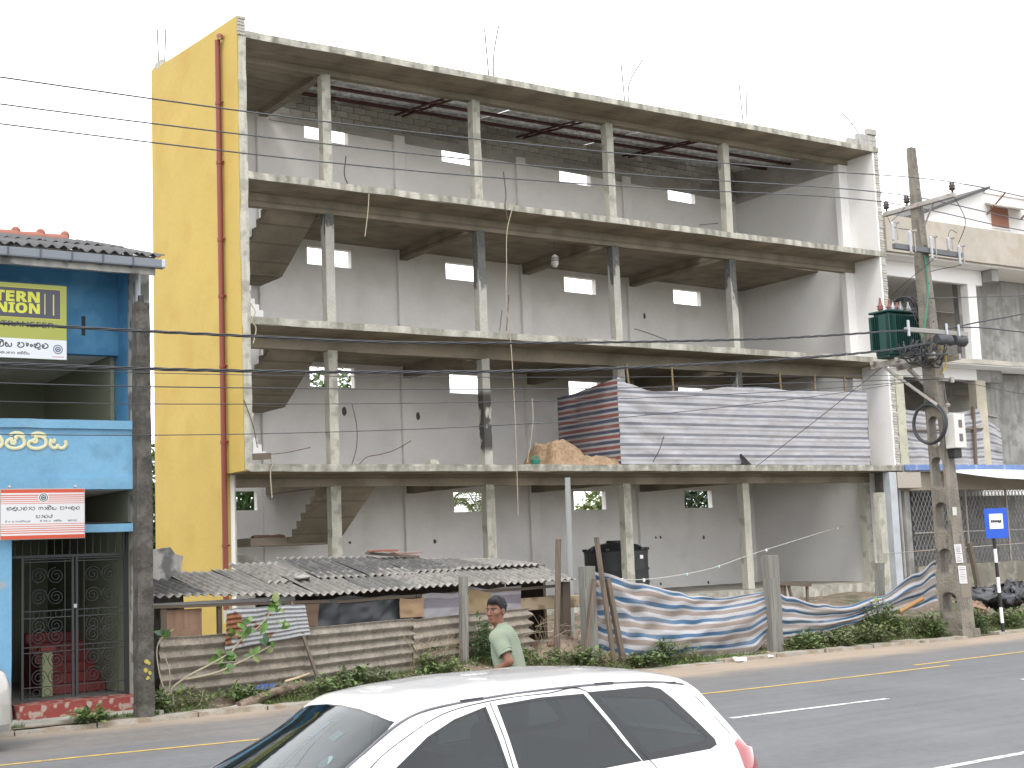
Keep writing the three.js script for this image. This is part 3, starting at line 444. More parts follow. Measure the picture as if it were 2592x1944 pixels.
{ // iron gate of two scroll leaves
  const gate = thing('scroll_gate', 'closed black iron double gate with spiral scrollwork in the blue shop front', 'gate', [-5.87, .31, 7.3]);
  const iron = mat([.028, .03, .032], { roughness: .6 });
  const z = 7.3, spiral = new THREE.TubeGeometry(new THREE.CatmullRomCurve3(Array.from({ length: 26 }, (_, i) => { const a = i / 25 * Math.PI * 4.4, r = .125 * (1 - i / 25 * .82); return V(r * Math.cos(a), r * Math.sin(a), 0); })), 52, .006, 4), ring = new THREE.TorusGeometry(.05, .005, 4, 16);
  for (const [x0, x1] of [[-6.66, -5.885], [-5.865, -5.09]]) {
    const leaf = part(gate, 'gate_leaf', [bar([x0 + .02, .34, z], [x0 + .02, 2.4, z], .035), bar([x1 - .02, .34, z], [x1 - .02, 2.4, z], .035), ...[.36, .52, 1.02, 1.1, 1.52, 1.62, 2.34, 2.38].map((y) => bar([x0, y, z], [x1, y, z], .014)), ...[.13, .64].map((k) => bar([x0 + k, .36, z], [x0 + k, 2.36, z], .01))], iron);
    for (const y of [.65, .9, 1.24, 1.4, 1.82, 2.13]) for (const k of [.26, .51]) piece(leaf, 'scroll', spiral, iron, [x0 + k, y + (y === .9 ? .0 : 0), z], [0, 0, k < .4 ? 0 : Math.PI / 2]);
    for (const y of [.44, 1.06, 1.57]) for (const k of [.22, .385, .55]) piece(leaf, 'ring', ring, iron, [x0 + k, y, z]);
  }
  part(gate, 'gate_frame', [bar([-6.83, .31, z], [-6.83, 2.75, z], .07), bar([-5.07, .31, z], [-5.07, 2.75, z], .06), bar([-6.83, 2.42, z], [-5.05, 2.42, z], .04)], iron);
  for (let x = -6.75; x < -5.1; x += .115) part(gate, 'top_bar', [bar([x, 2.42, z], [x, 2.75, z], .012)], iron);
  part(gate, 'padlock', [cbox(-5.9, -5.85, 1.64, 1.7, z + .02, z + .045, .006)], M.galv);
}
{ // sign boards
  const t1 = canvasTex(1024, 640, (x, W, H) => {
    x.fillStyle = '#a9ae4e'; x.fillRect(0, 0, W, H); x.fillStyle = '#4a4b58'; x.fillRect(66, 36, 908, 258);
    x.strokeStyle = '#d8cf3e'; x.lineWidth = 5; x.strokeRect(66, 36, 908, 258);
    const put = (s, xr, w, y, h, f, c) => { x.save(); x.font = f; const m = x.measureText(s).width; x.translate(xr - w, y); x.scale(w / m, h / 73); x.fillStyle = '#22232c'; x.fillText(s, 3, 3); x.fillStyle = c; x.fillText(s, 0, 0); if (h > 60) { x.strokeStyle = c; x.lineWidth = 5; x.strokeText(s, 0, 0); } x.restore(); };
    put('WESTERN', 808, 690, 156, 88, 'bold 100px sans-serif', '#dfe04a'); put('UNION', 808, 480, 252, 84, 'bold 100px sans-serif', '#dfe04a');
    x.fillStyle = '#d8cf8a'; x.fillRect(836, 76, 9, 180); x.fillRect(908, 80, 11, 180);
    put('MONEY TRANSFER', 915, 790, 372, 46, '100px sans-serif', '#33352f');
    x.fillStyle = '#e8edf4'; x.fillRect(0, 473, W, 167);
    glyphs(x, 'smupkAr gAmiy bEokuv', -60, 490, 60, 10, '#3b3c40'); glyphs(x, 'vipn ksk btn smpkAr smitiy', 170, 584, 24, 4, '#4a4b52');
    emblem(x, 950, 553, 40, '#5a6478'); x.fillStyle = '#d89aa0'; x.fillRect(900, 614, 100, 8);
  });
  const s1 = thing('yellow_signboard', 'large yellow and grey money transfer signboard above the blue balcony', 'signboard', [-7, 5.3, 7.75]);
  part(s1, 'sign_panel', [cbox(-7.91, -6.11, 5.3, 6.43, 7.68, 7.745, .006)], mat([.1, .11, .06]));
  part(s1, 'sign_face', [quad([-7.9, 5.31, 7.75], [1.78, 0, 0], [0, 1.11, 0])], mat([.68, .68, .68], { map: t1, roughness: .5 }));
  part(s1, 'bracket', [bar([-6.5, 5.9, 6.88], [-6.5, 5.9, 7.68], .03), bar([-7.5, 5.9, 6.88], [-7.5, 5.9, 7.68], .03)], M.galvDull);
  const t2 = canvasTex(1024, 640, (x, W, H) => {
    x.fillStyle = '#f1f1f2'; x.fillRect(0, 0, W, H); x.fillStyle = '#e0522c'; x.fillRect(0, 0, W, 46); x.fillRect(0, H - 46, W, 46); x.fillStyle = '#e2705c';
    for (let i = 0; i < 5; i++) { x.fillRect(0, 70 + i * 27, W, 14 - i * 1.4); x.fillRect(0, H - 84 - i * 27, W, 14 - i * 1.4); }
    x.fillStyle = '#f1f1f2'; x.beginPath(); x.arc(515, 108, 66, 0, 7); x.fill(); emblem(x, 515, 108, 52, '#3d4a52'); x.fillStyle = '#f1f1f2'; x.fillRect(0, 196, W, 250);
    glyphs(x, 'smupkAr gAmiy bEokuv', 66, 212, 58, 8, '#2a2a2e'); glyphs(x, 'nAvl', 418, 318, 56, 8, '#2a2a2e');
    glyphs(x, 'vi y bu rnsbivpuk', 50, 398, 24, 4, '#44444a'); glyphs(x, 'bi gs l', 470, 398, 24, 4, '#44444a'); glyphs(x, 'smitiy', 640, 398, 24, 4, '#44444a');
    x.fillStyle = '#33333a'; x.font = 'bold 34px sans-serif'; x.fillText('\u25A0 863152', 792, 424);
  });
  const s2 = thing('striped_signboard', 'white bank signboard with orange stripes above the iron gate', 'signboard', [-6.5, 2.66, 7.88]);
  part(s2, 'sign_panel', [cbox(-7.11, -5.9, 2.66, 3.39, 7.84, 7.9, .006)], mat([.35, .34, .33]));
  part(s2, 'sign_face', [quad([-7.1, 2.67, 7.904], [1.19, 0, 0], [0, .71, 0])], mat([.62, .62, .62], { map: t2, roughness: .4 }));
  for (const x of [-6.97, -6.03]) part(s2, 'bracket', [bar([x, 3.35, 7.6], [x, 3.4, 7.86], .025), new THREE.SphereGeometry(.025, 8, 6).translate(x, 3.42, 7.86)], M.galv);
}
{ // old concrete pole before the shop
  const p = thing('concrete_pole', 'weathered dark concrete pole standing before the blue shop front', 'pole', [-5.24, 0, 8.5]);
  M.poleDark = mtex(surf([.060, .056, .048], { size: 1.9, blotch: .4, grain: .25, seed: 320, stain: [.136, .128, .112], stainAt: .58, stainAmt: .6, soft: .2, streak: .3 }), { roughness: 1, bumpMap: bumpT(.5, 12, 39), bumpScale: .015 });
  const g = rbox(-.12, .12, 0, 6.1, -.11, .11, .012, .14, 6), q = g.attributes.position; for (let i = 0; i < q.count; i++) { const k = 1 - q.getY(i) / 6.1 * .14; q.setX(i, q.getX(i) * k); q.setZ(i, q.getZ(i) * k); }
  part(p, 'shaft', [g.translate(-5.245, 0, 8.5)], M.poleDark);
  for (const [x, y, s] of [[-5.25, .86, .035], [-5.21, .83, .02], [-5.26, .74, .03], [-5.2, .7, .034], [-5.24, .62, .03]]) part(p, 'paint_blotch', [jitter(new THREE.CircleGeometry(s, 9).translate(x, y, 8.627), .014, 30)], mat([.36, .29, .07], { roughness: 1 }));
  part(p, 'insulator', [new THREE.CylinderGeometry(.045, .05, .1, 10).translate(-5.24, 6.16, 8.5)], M.black);
}
{ // broken plastered wall behind the lean-to
  const w = solo('broken_wall', 'stained white broken wall stub beside the yellow wall', 'wall', [wuv(extr([[-4.75, 0], [-3.55, 0], [-3.5, 1.2], [-3.56, 2.2], [-3.52, 2.36], [-3.66, 2.4], [-3.75, 2.52], [-3.95, 2.5], [-4.1, 2.45], [-4.4, 2.47], [-4.75, 2.42]], .18).translate(0, 0, 5.4))], M.dirtyWhite);
}

// ---------- lean-to of corrugated asbestos, with its fence ----------
const asb = (base, seed, stainAmt = .6, stain = [.40, .385, .355]) => mtex(surf(base, { size: 1.9, px: 384, blotch: .3, grain: .25, seed, stain, stainAt: .55, stainAmt, cell: 12, streak: .12 }), { roughness: 1, bumpMap: M.asbestos.bumpMap, bumpScale: .006 });
const asbRoof = (base, seed, st) => { const F = field(8, 5), G = field(90, 2), h = (k) => hash(seed, k, 3); return mtex(rep(tex(320, 320, (u, v) => { const b = samp(F, u + h(1), v + h(2)), g = samp(G, u + h(3), v + h(4)), q = samp(F, u * 2 + h(5), v * 2 + h(6)); let c = mul(base, .6 + .55 * b + .45 * g); c = mixc(c, st, .55 * sm(.52, .66, q)); const e = Math.max(sm(.1, .02, v + .1 * (q - .5)), sm(.93, .985, v + .06 * (b - .5))); return mixc(c, mul([.40, .375, .34], .7 + .5 * g), e * .55); }), 1.9, 1), { roughness: 1, bumpMap: M.asbestos.bumpMap, bumpScale: .006 }); };
const ASB = [asbRoof([.068, .067, .064], 401, [.152, .148, .140]), asbRoof([.100, .098, .092], 402, [.168, .160, .152]), asbRoof([.152, .144, .132], 403, [.224, .212, .192]), asbRoof([.192, .180, .164], 404, [.104, .100, .092])], unit = (g) => { const u = g.attributes.uv; let m = 0; for (let i = 0; i < u.count; i++) m = Math.max(m, u.getY(i)); for (let i = 0; i < u.count; i++) u.setY(i, u.getY(i) / m); return g; };
M.fence = [asb([0.234, 0.203, 0.166], 411, .45, [0.156, 0.140, 0.114]), asb([0.213, 0.187, 0.156], 412, .4, [0.270, 0.244, 0.208])];
M.cardboard = mtex(surf([.272, .180, .104], { size: .8, blotch: .2, seed: 415 })); M.plyPink = mtex(surf([.288, .176, .116], { size: 1.2, blotch: .12, seed: 416, streak: .2 }));
{
  const hut = thing('lean_to_shack', 'low makeshift lean-to with weathered corrugated asbestos roof before the building', 'shack', [-.6, .2, 6]);
  const P = .148, am = .024; let i = 0;
  // left run, one row
  for (const [x, w, y, m] of [[-4.68, .98, 1.76, 0], [-3.74, .95, 1.72, 3], [-2.83, .98, 1.68, 2]]) { part(hut, 'roof_sheet', [unit(corrug([x, y, 7.33], [w, -.03, 0], [0, 2.09 - y + .01 * i, -2.3], P, am, .007, 5, .012, i))], ASB[m]); i++; }
  // main run, two rows, upper over lower
  for (const [x, w, y, m] of [[-1.9, 1.0, 1.64, 2], [-.95, 1.0, 1.65, 1], [0, .98, 1.67, 3], [.94, .9, 1.67, 2], [1.8, .9, 1.66, 3], [2.62, .8, 1.66, 3]]) { part(hut, 'roof_sheet', [unit(corrug([x, y, 7.35 + .03 * (i % 2)], [w, .004, 0], [0, .33, -1.5], P, am, .007, 4, .012, i * 2.1))], ASB[m]); i++; }
  for (const [x, w, y, m, e] of [[-2.32, 1.02, 1.86, 3, .24], [-1.38, 1.0, 1.9, 0, .27], [-.42, 1.0, 1.9, 0, .24], [.54, .98, 1.93, 0, .18], [1.46, .95, 1.95, 1, .1], [2.3, 1.0, 1.95, 3, .06]]) { part(hut, 'roof_sheet', [unit(corrug([x, y, 6.36], [w, -.006, 0], [0, e + .1, -1.75], P, am, .007, 4, .014, i * 1.3))], ASB[m]); i++; }
  part(hut, 'loose_ridge_batten', [bar([.4, 2.3, 4.75], [1.5, 2.19, 4.85], .05, .07)], M.wood);
  part(hut, 'broken_tile', [wuv(jitter(new THREE.BoxGeometry(.55, .03, .25, 4, 1, 2).translate(.75, 2.34, 4.8), .02, 6))], mat([.24, .095, .06]));
  part(hut, 'broken_tile', [wuv(jitter(new THREE.BoxGeometry(.6, .03, .2, 4, 1, 2).translate(1.3, 2.28, 4.7), .02, 6))], mat([.26, .16, .13]));
  part(hut, 'cement_lump', [jitter(new THREE.SphereGeometry(.13, 10, 8).scale(1.3, .3, .9).translate(-1.72, 1.9, 6.4), .05, 11)], mat([.3, .28, .25]));
  part(hut, 'eave_rail', [bar([-4.65, 1.58, 7.15], [-1.6, 1.52, 7.15], .05, .09, 0, .01), bar([-1.6, 1.5, 7.1], [3.4, 1.55, 7.1], .05, .09, 0, .01)], M.wood);
  part(hut, 'back_rail', [bar([-4.2, 1.95, 5.1], [3.4, 2.0, 4.9], .06, .08)], M.wood);
  for (const [x, z, h, w] of [[-4.42, 7.1, 1.6, .1], [-3.52, 7.1, 1.55, .07], [.95, 7.0, 1.56, .08], [2.28, 7.05, 1.6, .07], [3.28, 7.1, 1.62, .16], [3.5, 5.0, 1.95, .1], [-4.2, 5.1, 1.9, .1], [0, 5.0, 2.05, .1]]) part(hut, 'post', [bar([x, gh(x, z) - .1, z], [x + rr(-.03, .03), h, z], w, w, 0, .008)], M.wood);
  part(hut, 'plywood_panel', [cbox(-4.36, -3.78, 1.0, 1.52, 7.02, 7.035, .003)], M.plyPink);
  part(hut, 'white_strip', [cbox(-4.66, -2.1, 1.555, 1.63, 6.9, 6.92, .003)], mat([.55, .55, .56]));
  const crumple = (x0, x1, y0, y1, z, amp, f) => sheet((s, t) => { const x = lerp(x0, x1, s), y = lerp(y0, y1, t); return [x + .03 * n3(x * 3, y * 3, 4), y + .04 * n3(x * 2.5, y * 2, 8), z + amp * n3(x * f, y * f, 1) + amp * .5 * n3(x * f * 2.3, y * f * 2.3, 5)]; }, 26, 14, .004, x1 - x0, y1 - y0);
  part(hut, 'black_plastic_sheet', [crumple(-1.95, .1, 1.02, 1.56, 7.1, .05, 4)], mat([.03, .032, .036], { roughness: .45 }));
  part(hut, 'cardboard_piece', [crumple(-2.35, -1.78, 1.12, 1.5, 7.16, .03, 4)], mat([.136, .088, .060]));
  part(hut, 'cardboard_piece', [crumple(-.28, .22, 1.14, 1.5, 7.2, .035, 4)], M.cardboard);
  M.greyCloth = mtex(rep(tex(64, 256, (u, v) => { const s = Math.sin(v * Math.PI * 2 * 3); return mixc([.176, .160, .188], [.320, .308, .320], sm(-.2, .4, s) * .8 + .2 * vn(u * 10, v * 60, 2)); }), 1, 1), { roughness: 1 });
  part(hut, 'striped_cloth', [crumple(.2, 1.0, 1.12, 1.54, 7.16, .025, 4)], M.greyCloth);
  part(hut, 'striped_cloth', [crumple(1.05, 2.3, 1.12, 1.6, 7.12, .025, 4)], M.greyCloth);
  part(hut, 'cardboard_piece', [crumple(1.12, 1.62, 1.16, 1.55, 7.17, .03, 4)], mat([.240, .176, .096]));
  part(hut, 'cream_beam', [cbox(2.38, 4.1, 1.13, 1.36, 6.85, 6.95, .01)], mtex(surf([.464, .368, .248], { size: 1.4, blotch: .15, seed: 420, stain: [.240, .160, .096], stainAt: .62 })));
  part(hut, 'back_panel', [cbox(-1.9, 3.45, .6, 1.95, 4.82, 4.88), cbox(3.45, 3.52, .5, 1.95, 4.9, 6.2)], M.wood);
}
{
  const f = thing('sheet_fence', 'roadside fence of grey corrugated sheets laid sideways below the lean-to', 'fence', [-1.2, .2, 7.4]);
  const sheetsF = [[-4.62, -2.2, 1.115, 1.11, .08, .17, 7.42], [-2.22, -.12, 1.12, 1.14, .14, .26, 7.40], [-.15, 2.3, 1.135, 1.19, .22, .42, 7.43]];
  sheetsF.forEach(([x0, x1, ya, yb, ba, bb, z], k) => {
    const H = (ya + yb - ba - bb) / 2, n = Math.round(H / .165);
    part(f, 'fence_sheet', [sheet((s, t) => { const ss = s, x = lerp(x0, x1, ss) + (k === 2 ? .04 * Math.sin(t * n * 6.28) * s : .012 * Math.sin(t * n * 6.28) * s), y = lerp(lerp(ba, bb, ss), lerp(ya, yb, ss), t); return [x, y + .008 * n3(x * 2, t * 4, k), z + .032 * Math.sin(t * n * Math.PI * 2) + .015 * n3(x, y * 2, k)]; }, 18, n * 8, .007, x1 - x0, H)], M.fence[k % 2]);
  });
  for (const x of [-4.4, -2.3, -.2, 2.1]) part(f, 'fence_stake', [bar([x, 0, 7.3], [x, 1.1, 7.3], .06, .06, 0, .006)], M.wood);
  M.tin = mtex(rep(tex(384, 256, (u, v) => { const r = sm(.52, .66, fbm(u * 7 + .3, v * 4, 3, 0, 5) * .95 - .18 + .42 * Math.exp(-(((u - .12) / .22) ** 2) - (((v - .55) / .33) ** 2)) + .12 * (1 - u)), g = vn(u * 120, v * 60, 2); return mixc(mul([.320, .328, .336], .75 + .4 * g), mixc([.240, .096, .040], [.128, .048, .024], g), r); }), 1.36, .62), { roughness: .55, metalness: .35 });
  part(f, 'rusty_tin_sheet', [sheet((s, t) => { const a = lerp(-3.6, -2.2, s) + .05 * t * 1 * (1 - s) + (1 - t) * (-.0), y = lerp(lerp(.86, 1.0, s), lerp(1.5, 1.5, s), t) + .01 * n3(s * 8, t * 3, 2); return [a + .08 * (1 - t) * s, y, 7.5 + .011 * Math.sin(t * 8 * Math.PI * 2) + .02 * n3(s * 3, t * 2, 4)]; }, 16, 64, .003, 1.36, .62)], M.tin);
  part(f, 'leaning_batten', [bar([-2.02, .2, 7.62], [-2.4, 1.55, 7.4], .045, .05, 0, .004)], M.wood);
}
// fence posts and sticks, one by one
const post = (label, a, b, w, m, opt = {}) => { const name = opt.name || 'wooden_post'; return solo(name, label, opt.cat || 'post', [wuv(bar(a, b, w, opt.d || w, opt.round || 0, opt.jit ?? .008))], m, opt.group); };
post('grey green square post standing in front of the sheet fence', [.72, .12, 7.62], [.77, 1.82, 7.62], .12, M.woodGrey);
post('tall thin brown stick with split top left of the thick grey post', [2.66, .2, 7.65], [2.82, 2.41, 7.65], .11, M.wood, { round: 7, name: 'wooden_stick', cat: 'stick' });
post('thin brown stick leaning left across the thick grey post', [3.04, .1, 7.98], [3.38, 1.66, 7.92], .075, M.wood, { name: 'wooden_stick', cat: 'stick' });
post('longest brown pole leaning right against the striped tarpaulin', [3.7, .05, 8.02], [3.46, 2.42, 7.95], .1, M.wood, { round: 7, name: 'wooden_stick', cat: 'stick' });
post('short brown stick leaning right beside the longest leaning pole', [3.9, .1, 8.02], [3.7, 1.66, 7.92], .085, M.wood, { name: 'wooden_stick', cat: 'stick' });
solo('concrete_post', 'thick grey post with yellow smear holding the striped tarpaulin at its left end', 'post', [rbox(3.18, 3.44, -.05, 1.9, 7.72, 7.9, .008, .12, 6)], M.woodGrey);
solo('concrete_post', 'thick grey weathered post standing in the middle of the striped tarpaulin', 'post', [rbox(7.57, 7.86, -.05, 1.95, 7.94, 8.12, .008, .12, 6)], M.woodGrey);
post('short grey stake holding up the right part of the striped tarpaulin', [11.5, .3, 7.42], [11.55, 1.66, 7.42], .15, M.woodGrey);
solo('concrete_post', 'tall slim concrete post at the right end of the ground floor', 'post', [rbox(16.58, 16.82, .5, 3.4, 2.9, 3.1, .006, .2)], M.column);
solo('metal_pole', 'tall grey metal pole rising behind the right end of the lean-to', 'pole', [wuv(bar([4.97, .5, 5], [5.03, 3.7, 5], .13, .12, 10))], mat([.264, .268, .264], { roughness: .6 }));

// ---------- striped tarpaulin along the verge ----------
const stripeT = (seq, period, n = 3, w = 256) => { const tot = seq.reduce((a, s) => a + s[1], 0); return rep(tex(w, 256, (u, v) => { let k = ((v * n) % 1) * tot, c = seq[0][0]; k += .012 * tot * (fbm(u * 6, v * 8, 3, 0, 2) - .5); for (const [col, wd] of seq) { if (k < wd) { c = col; break; } k -= wd; } return mul(mixc(c, [.25, .215, .18], .35 * sm(.45, .75, fbm(u * 4, v * 5, 18, 4, 4))), .82 + .2 * vn(u * 100, v * 200, 4) + .3 * (fbm(u * 5, v * 12, 8, 0, 4) - .5)); }), 2.3, period * n); };
const beige = [.232, .188, .164], wht = [.376, .372, .388], blu = [.040, .108, .204];
M.tarp = mtex(stripeT([[wht, .05], [blu, .075], [wht, .045], [beige, .09], [wht, .03]], .3), { roughness: .6, side: THREE.DoubleSide });
{
  const tp = thing('striped_tarpaulin', 'blue, white and beige striped tarpaulin slung along the verge as a fence', 'tarpaulin', [8, .3, 7.7]);
  const T1 = pw([[3.45, 1.82], [3.65, 1.77], [4.52, 1.53], [5.38, 1.34], [5.78, 1.24], [6.48, 1.18], [7.9, 1.25]]), B1 = pw([[3.45, .22], [4.0, .1], [4.9, .0], [6.1, .06], [7.1, .06], [7.7, .3], [7.9, .36]]);
  part(tp, 'tarpaulin_panel', [sheet((s, t) => { const x = lerp(3.45, 7.9, s), top = T1(x), bot = B1(x), w = Math.pow(t, 1 + .55 * s); const y = lerp(top, bot, w); const fold = .05 * Math.sin((x - 3.4) * 1.2 + t * 9 + 1.5 * Math.sin(x * .8)) * Math.sin(Math.PI * clamp(s * 1.05)) + .03 * Math.sin((t * 1.6 + (x - 3.4) * .55) * 14) * (1 - s) ; const bel = .12 * Math.sin(Math.PI * t) * Math.sin(Math.PI * s); const ra = Math.hypot(x - 3.3, 1.9 - y), th = Math.atan2(1.9 - y, x - 3.3), fan = .045 * Math.sin(th * 24 + 1.2 * n3(x, y, 3)) * Math.min(1, ra * .8) * Math.exp(-ra / 2.6), low = .05 * n3(x * 2.5, y * 5, 9) * sm(.5, 1, t); return [x, y + .012 * n3(x * 3, t * 6, 2) - .05 * Math.sin(Math.PI * s) * Math.sin(Math.PI * t) + fan * .5, 7.72 + .26 * s + fold + fan + low + bel + .014 * n3(x * 5, t * 9, 1)]; }, 90, 46, .003, 4.5, 1.5)], M.tarp);
  const T2 = pw([[7.85, 1.22], [8.24, 1.1], [9.18, .9], [9.99, .82], [11.21, .97], [12.53, 1.4], [13.2, 1.66]]), B2 = pw([[7.85, .3], [9.14, .32], [10.2, .42], [11.06, .56], [12.3, .62], [13.2, .75]]);
  part(tp, 'tarpaulin_panel', [sheet((s, t) => { const x = lerp(7.85, 13.2, s), y = lerp(T2(x), B2(x), t); const fold = .05 * Math.sin(t * 12 - (x - 9) * 1.1) * Math.sin(Math.PI * s) + .02 * Math.sin(t * 25 + x * 1.5); return [x, y + .01 * n3(x * 3, t * 6, 5), 7.95 - .38 * s + fold + .012 * n3(x * 5, t * 9, 1)]; }, 90, 40, .003, 5.35, 1.1)], M.tarp);
}
// ---------- tarpaulin booth on the first floor ----------
{
  const g = [.15, .155, .175], w = [.40, .40, .43], b = [.31, .295, .295];
  M.boothFront = mtex(stripeT([[w, .095], [g, .075], [w, .06], [b, .05]], .28), { roughness: .6, side: THREE.DoubleSide });
  M.boothSide = mtex(stripeT([[[.06, .07, .12], .065], [[.36, .35, .345], .045], [[.22, .075, .07], .065], [[.36, .35, .345], .04]], .28), { roughness: .7, side: THREE.DoubleSide });
  const tb = thing('tarpaulin_booth', 'grey and white striped tarpaulin booth on the first floor with a dark red striped side', 'tarpaulin', [15, 4.34, -1.2]);
  const level = (g) => { const p = g.attributes.position, u = g.attributes.uv; for (let i = 0; i < p.count; i++) u.setY(i, 6.7 - p.getY(i) + .012 * n3(p.getX(i) * .6, p.getY(i) * 2, p.getZ(i) * .6)); return g; };
  const T = pw([[10.54, 6.66], [10.9, 6.5], [11.72, 6.32], [13.1, 6.37], [14.7, 6.53], [15.74, 6.56], [16.85, 6.5], [18.5, 6.52], [19.85, 6.58]]);
  part(tb, 'front_panel', [sheet((s, t) => { const x = lerp(10.54, 20.0, s), y = lerp(T(x), 4.37, t); const pull = .035 * Math.sin((x * .9 - t * 7) * 3) * Math.exp(-((x - 11.6) ** 2) / 2) + .03 * Math.sin((x + t * 2) * 5) * Math.exp(-((x - 15.7) ** 2)); return [x + .02 * n3(x, t * 3, 1), y + .008 * n3(x * .5, t * 2, 9) + .002 * n3(x * 6, t * 20, 4), -.14 + pull * .5 + .012 * n3(x * 2, t * 5, 2) + .005 * n3(x * 9, t * 16, 3) + .012 * n3((x + t * 2) * 4, t * 3, 7)]; }, 150, 44, .003, 9.46, 2.2)].map(level), M.boothFront);
  part(tb, 'side_panel', [sheet((s, t) => { const z = lerp(-2.84, -.14, s), top = lerp(6.42, 6.66, s * s), y = lerp(top, 4.37, t); return [10.54 + .02 * n3(z * 3, t * 5, 4) - .05 * Math.sin(Math.PI * s), y + .015 * n3(z * 2, t * 3, 6), z]; }, 40, 30, .003, 2.7, 2.2)].map(level), M.boothSide);
  part(tb, 'end_flap', [sheet((s, t) => [20.0 + .14 * s * Math.sin(t * 2.4) + .04 * n3(s * 2, t * 8, 3), lerp(6.58, 4.37, t) , -.14 - .3 * s + .02 * n3(t * 9, s, 2)], 8, 30, .003, .3, 2.2)], M.boothFront);
  for (const [x, d] of [[11.5, .28], [13.0, .2], [17.0, .12], [18.3, -.02], [19.6, .04]]) part(tb, 'bamboo_prop', [bar([x, 4.34, -.55 - rnd() * .2], [x - d, 7.09, -.55], .075, .06, 7, .01)], mtex(surf([.336, .248, .144], { size: .6, blotch: .3, seed: 430 + x })));
}
// ---------- things on the floors ----------
{
  M.sandHeap = mtex(surf([.336, .232, .144], { size: 1.1, blotch: .22, grain: .25, seed: 440, stain: [.200, .132, .080], stainAt: .58, stainAmt: .6, cell: 6 }), { roughness: 1, bumpMap: bumpT(.25, 14, 61), bumpScale: .02 });
  const hgt = (x, z) => { const a = .58 * sm(8.25, 8.45, x + .1 * n3(z * 4, 1, 1)) * sm(9.75, 9.15, x) * (1 + .16 * n3(x * 2.6, z * 2.6, 8)), b = Math.exp(-(((x - 9.6) / 1.0) ** 2)) * .22, e = Math.exp(-(((x - 10.4) / 1) ** 2)) * .06; return (Math.max(a, b) + e + .07 * n3(x * 3.5, z * 3.5, 1) + .04 * n3(x * 9, z * 9, 4)) * sm(-1.75, -1.1, z) * sm(-.12, -.38, z) * sm(8.15, 8.5, x) * sm(11.4, 10.4, x); };
  solo('sand_heap', 'heap of brown sand on the first floor edge beside the striped booth', 'sand heap', [wuv(sheet((s, t) => { const x = lerp(8.1, 11.5, s), z = lerp(-1.8, -.1, t); return [x, 4.345 + Math.max(0, hgt(x, z)), z]; }, 80, 40, 0))], M.sandHeap);
  const bk = thing('green_basket', 'small green handled basket beside the sand heap', 'basket', [8.0, 4.34, -.4]); const gm = mat([.03, .20, .15], { roughness: .6 });
  part(bk, 'body', [new THREE.LatheGeometry([[.03, 0], [.1, .005], [.13, .16], [.12, .16], [.09, .02], [.03, .02]].map(([a, b]) => new THREE.Vector2(a, b)), 16).translate(8.02, 4.345, -.4)], gm);
  for (const d of [-.05, .05]) part(bk, 'handle', [new THREE.TorusGeometry(.09, .012, 6, 16, Math.PI).translate(8.02, 4.5, -.4 + d)], gm);
  const lb = thing('hanging_bag', 'small white wrapped bundle hanging from the third floor ceiling', 'bag', [9.77, 9.75, -1.6]);
  part(lb, 'bundle', [jitter(new THREE.SphereGeometry(.11, 14, 12).scale(1, 1.75, 1).translate(9.77, 9.97, -1.6), .02, 9)], mat([.5, .48, .44], { roughness: .9 })); part(lb, 'cord', [bar([9.77, 10.15, -1.6], [9.77, 10.74, -1.6], .012), new THREE.TorusGeometry(.115, .01, 5, 16).rotateX(1.57).translate(9.77, 9.98, -1.6), new THREE.TorusGeometry(.118, .01, 5, 16).rotateX(1.57).translate(9.77, 10.04, -1.6)], M.darkWire);
  const rod = (label, pts, r, m, cat = 'rod', name = 'steel_rod') => solo(name, label, cat, [tube(pts, r, pts.length * 6, 5)], m);
  rod('dark bent steel rod standing up beside the top floor stair column', [[2.86, 10.9, -.2], [2.74, 11.15, -.2], [2.79, 11.64, -.2]], .014, M.darkWire);
  rod('dark bent rod and frayed rope hooked over the top floor slab near the second column', [[7.1, 11.73, .03], [7.14, 11.1, .04], [7.1, 10.85, .04], [7.16, 10.5, .04]], .016, M.rebar);
  rod('longer thin rod leaning up from the second slab edge near the second column', [[7.02, 7.66, .0], [7.2, 8.6, -.1]], .014, M.rebar); rod('shorter thin rod beside the longer one on the second slab edge', [[6.85, 7.66, -.05], [6.98, 8.2, -.1]], .012, M.rebar);
  rod('thin bent wire rising from the first floor slab beside the first column', [[2.62, 4.32, 0], [2.75, 4.7, 0], [2.83, 5.23, -.1], [2.72, 5.75, -.1]], .01, M.darkWire);
  rod('long curved wire lying out from the first floor slab right of the first column', [[2.8, 4.33, 0], [3.0, 4.5, 0], [3.4, 4.58, 0], [3.8, 4.7, 0], [4.2, 4.9, 0]], .011, M.rebar);
  rod('thin wire standing against the white striped booth near the sand', [[11.5, 4.42, 0], [11.75, 4.75, 0], [11.95, 5.1, -.04]], .012, M.darkWire);
  rod('short wire lying at the left end of the first floor slab', [[.5, 4.55, 0], [1.0, 4.6, 0], [1.6, 4.72, 0]], .01, M.rebar); rod('rusty rod leaning at the left end of the first floor beside the yellow wall', [[-.0, 5.75, .05], [.2, 5.2, .05], [.3, 4.7, .05]], .011, M.rebar);
  rod('dark rod lying on the top floor slab right of the third column', [[13.6, 11.0, 0], [14.4, 11.15, -.1]], .012, M.darkWire); rod('dark rod lying on the second slab right of the third column', [[11.1, 7.95, 0], [11.6, 7.85, 0], [12.2, 7.7, 0]], .012, M.darkWire);
  rod('pale rope hanging below the top slab right of the first column', [[3.24, 10.72, .05], [3.2, 10.3, .05], [3.1, 9.68, .05]], .012, M.rope, 'rope', 'hanging_rope');
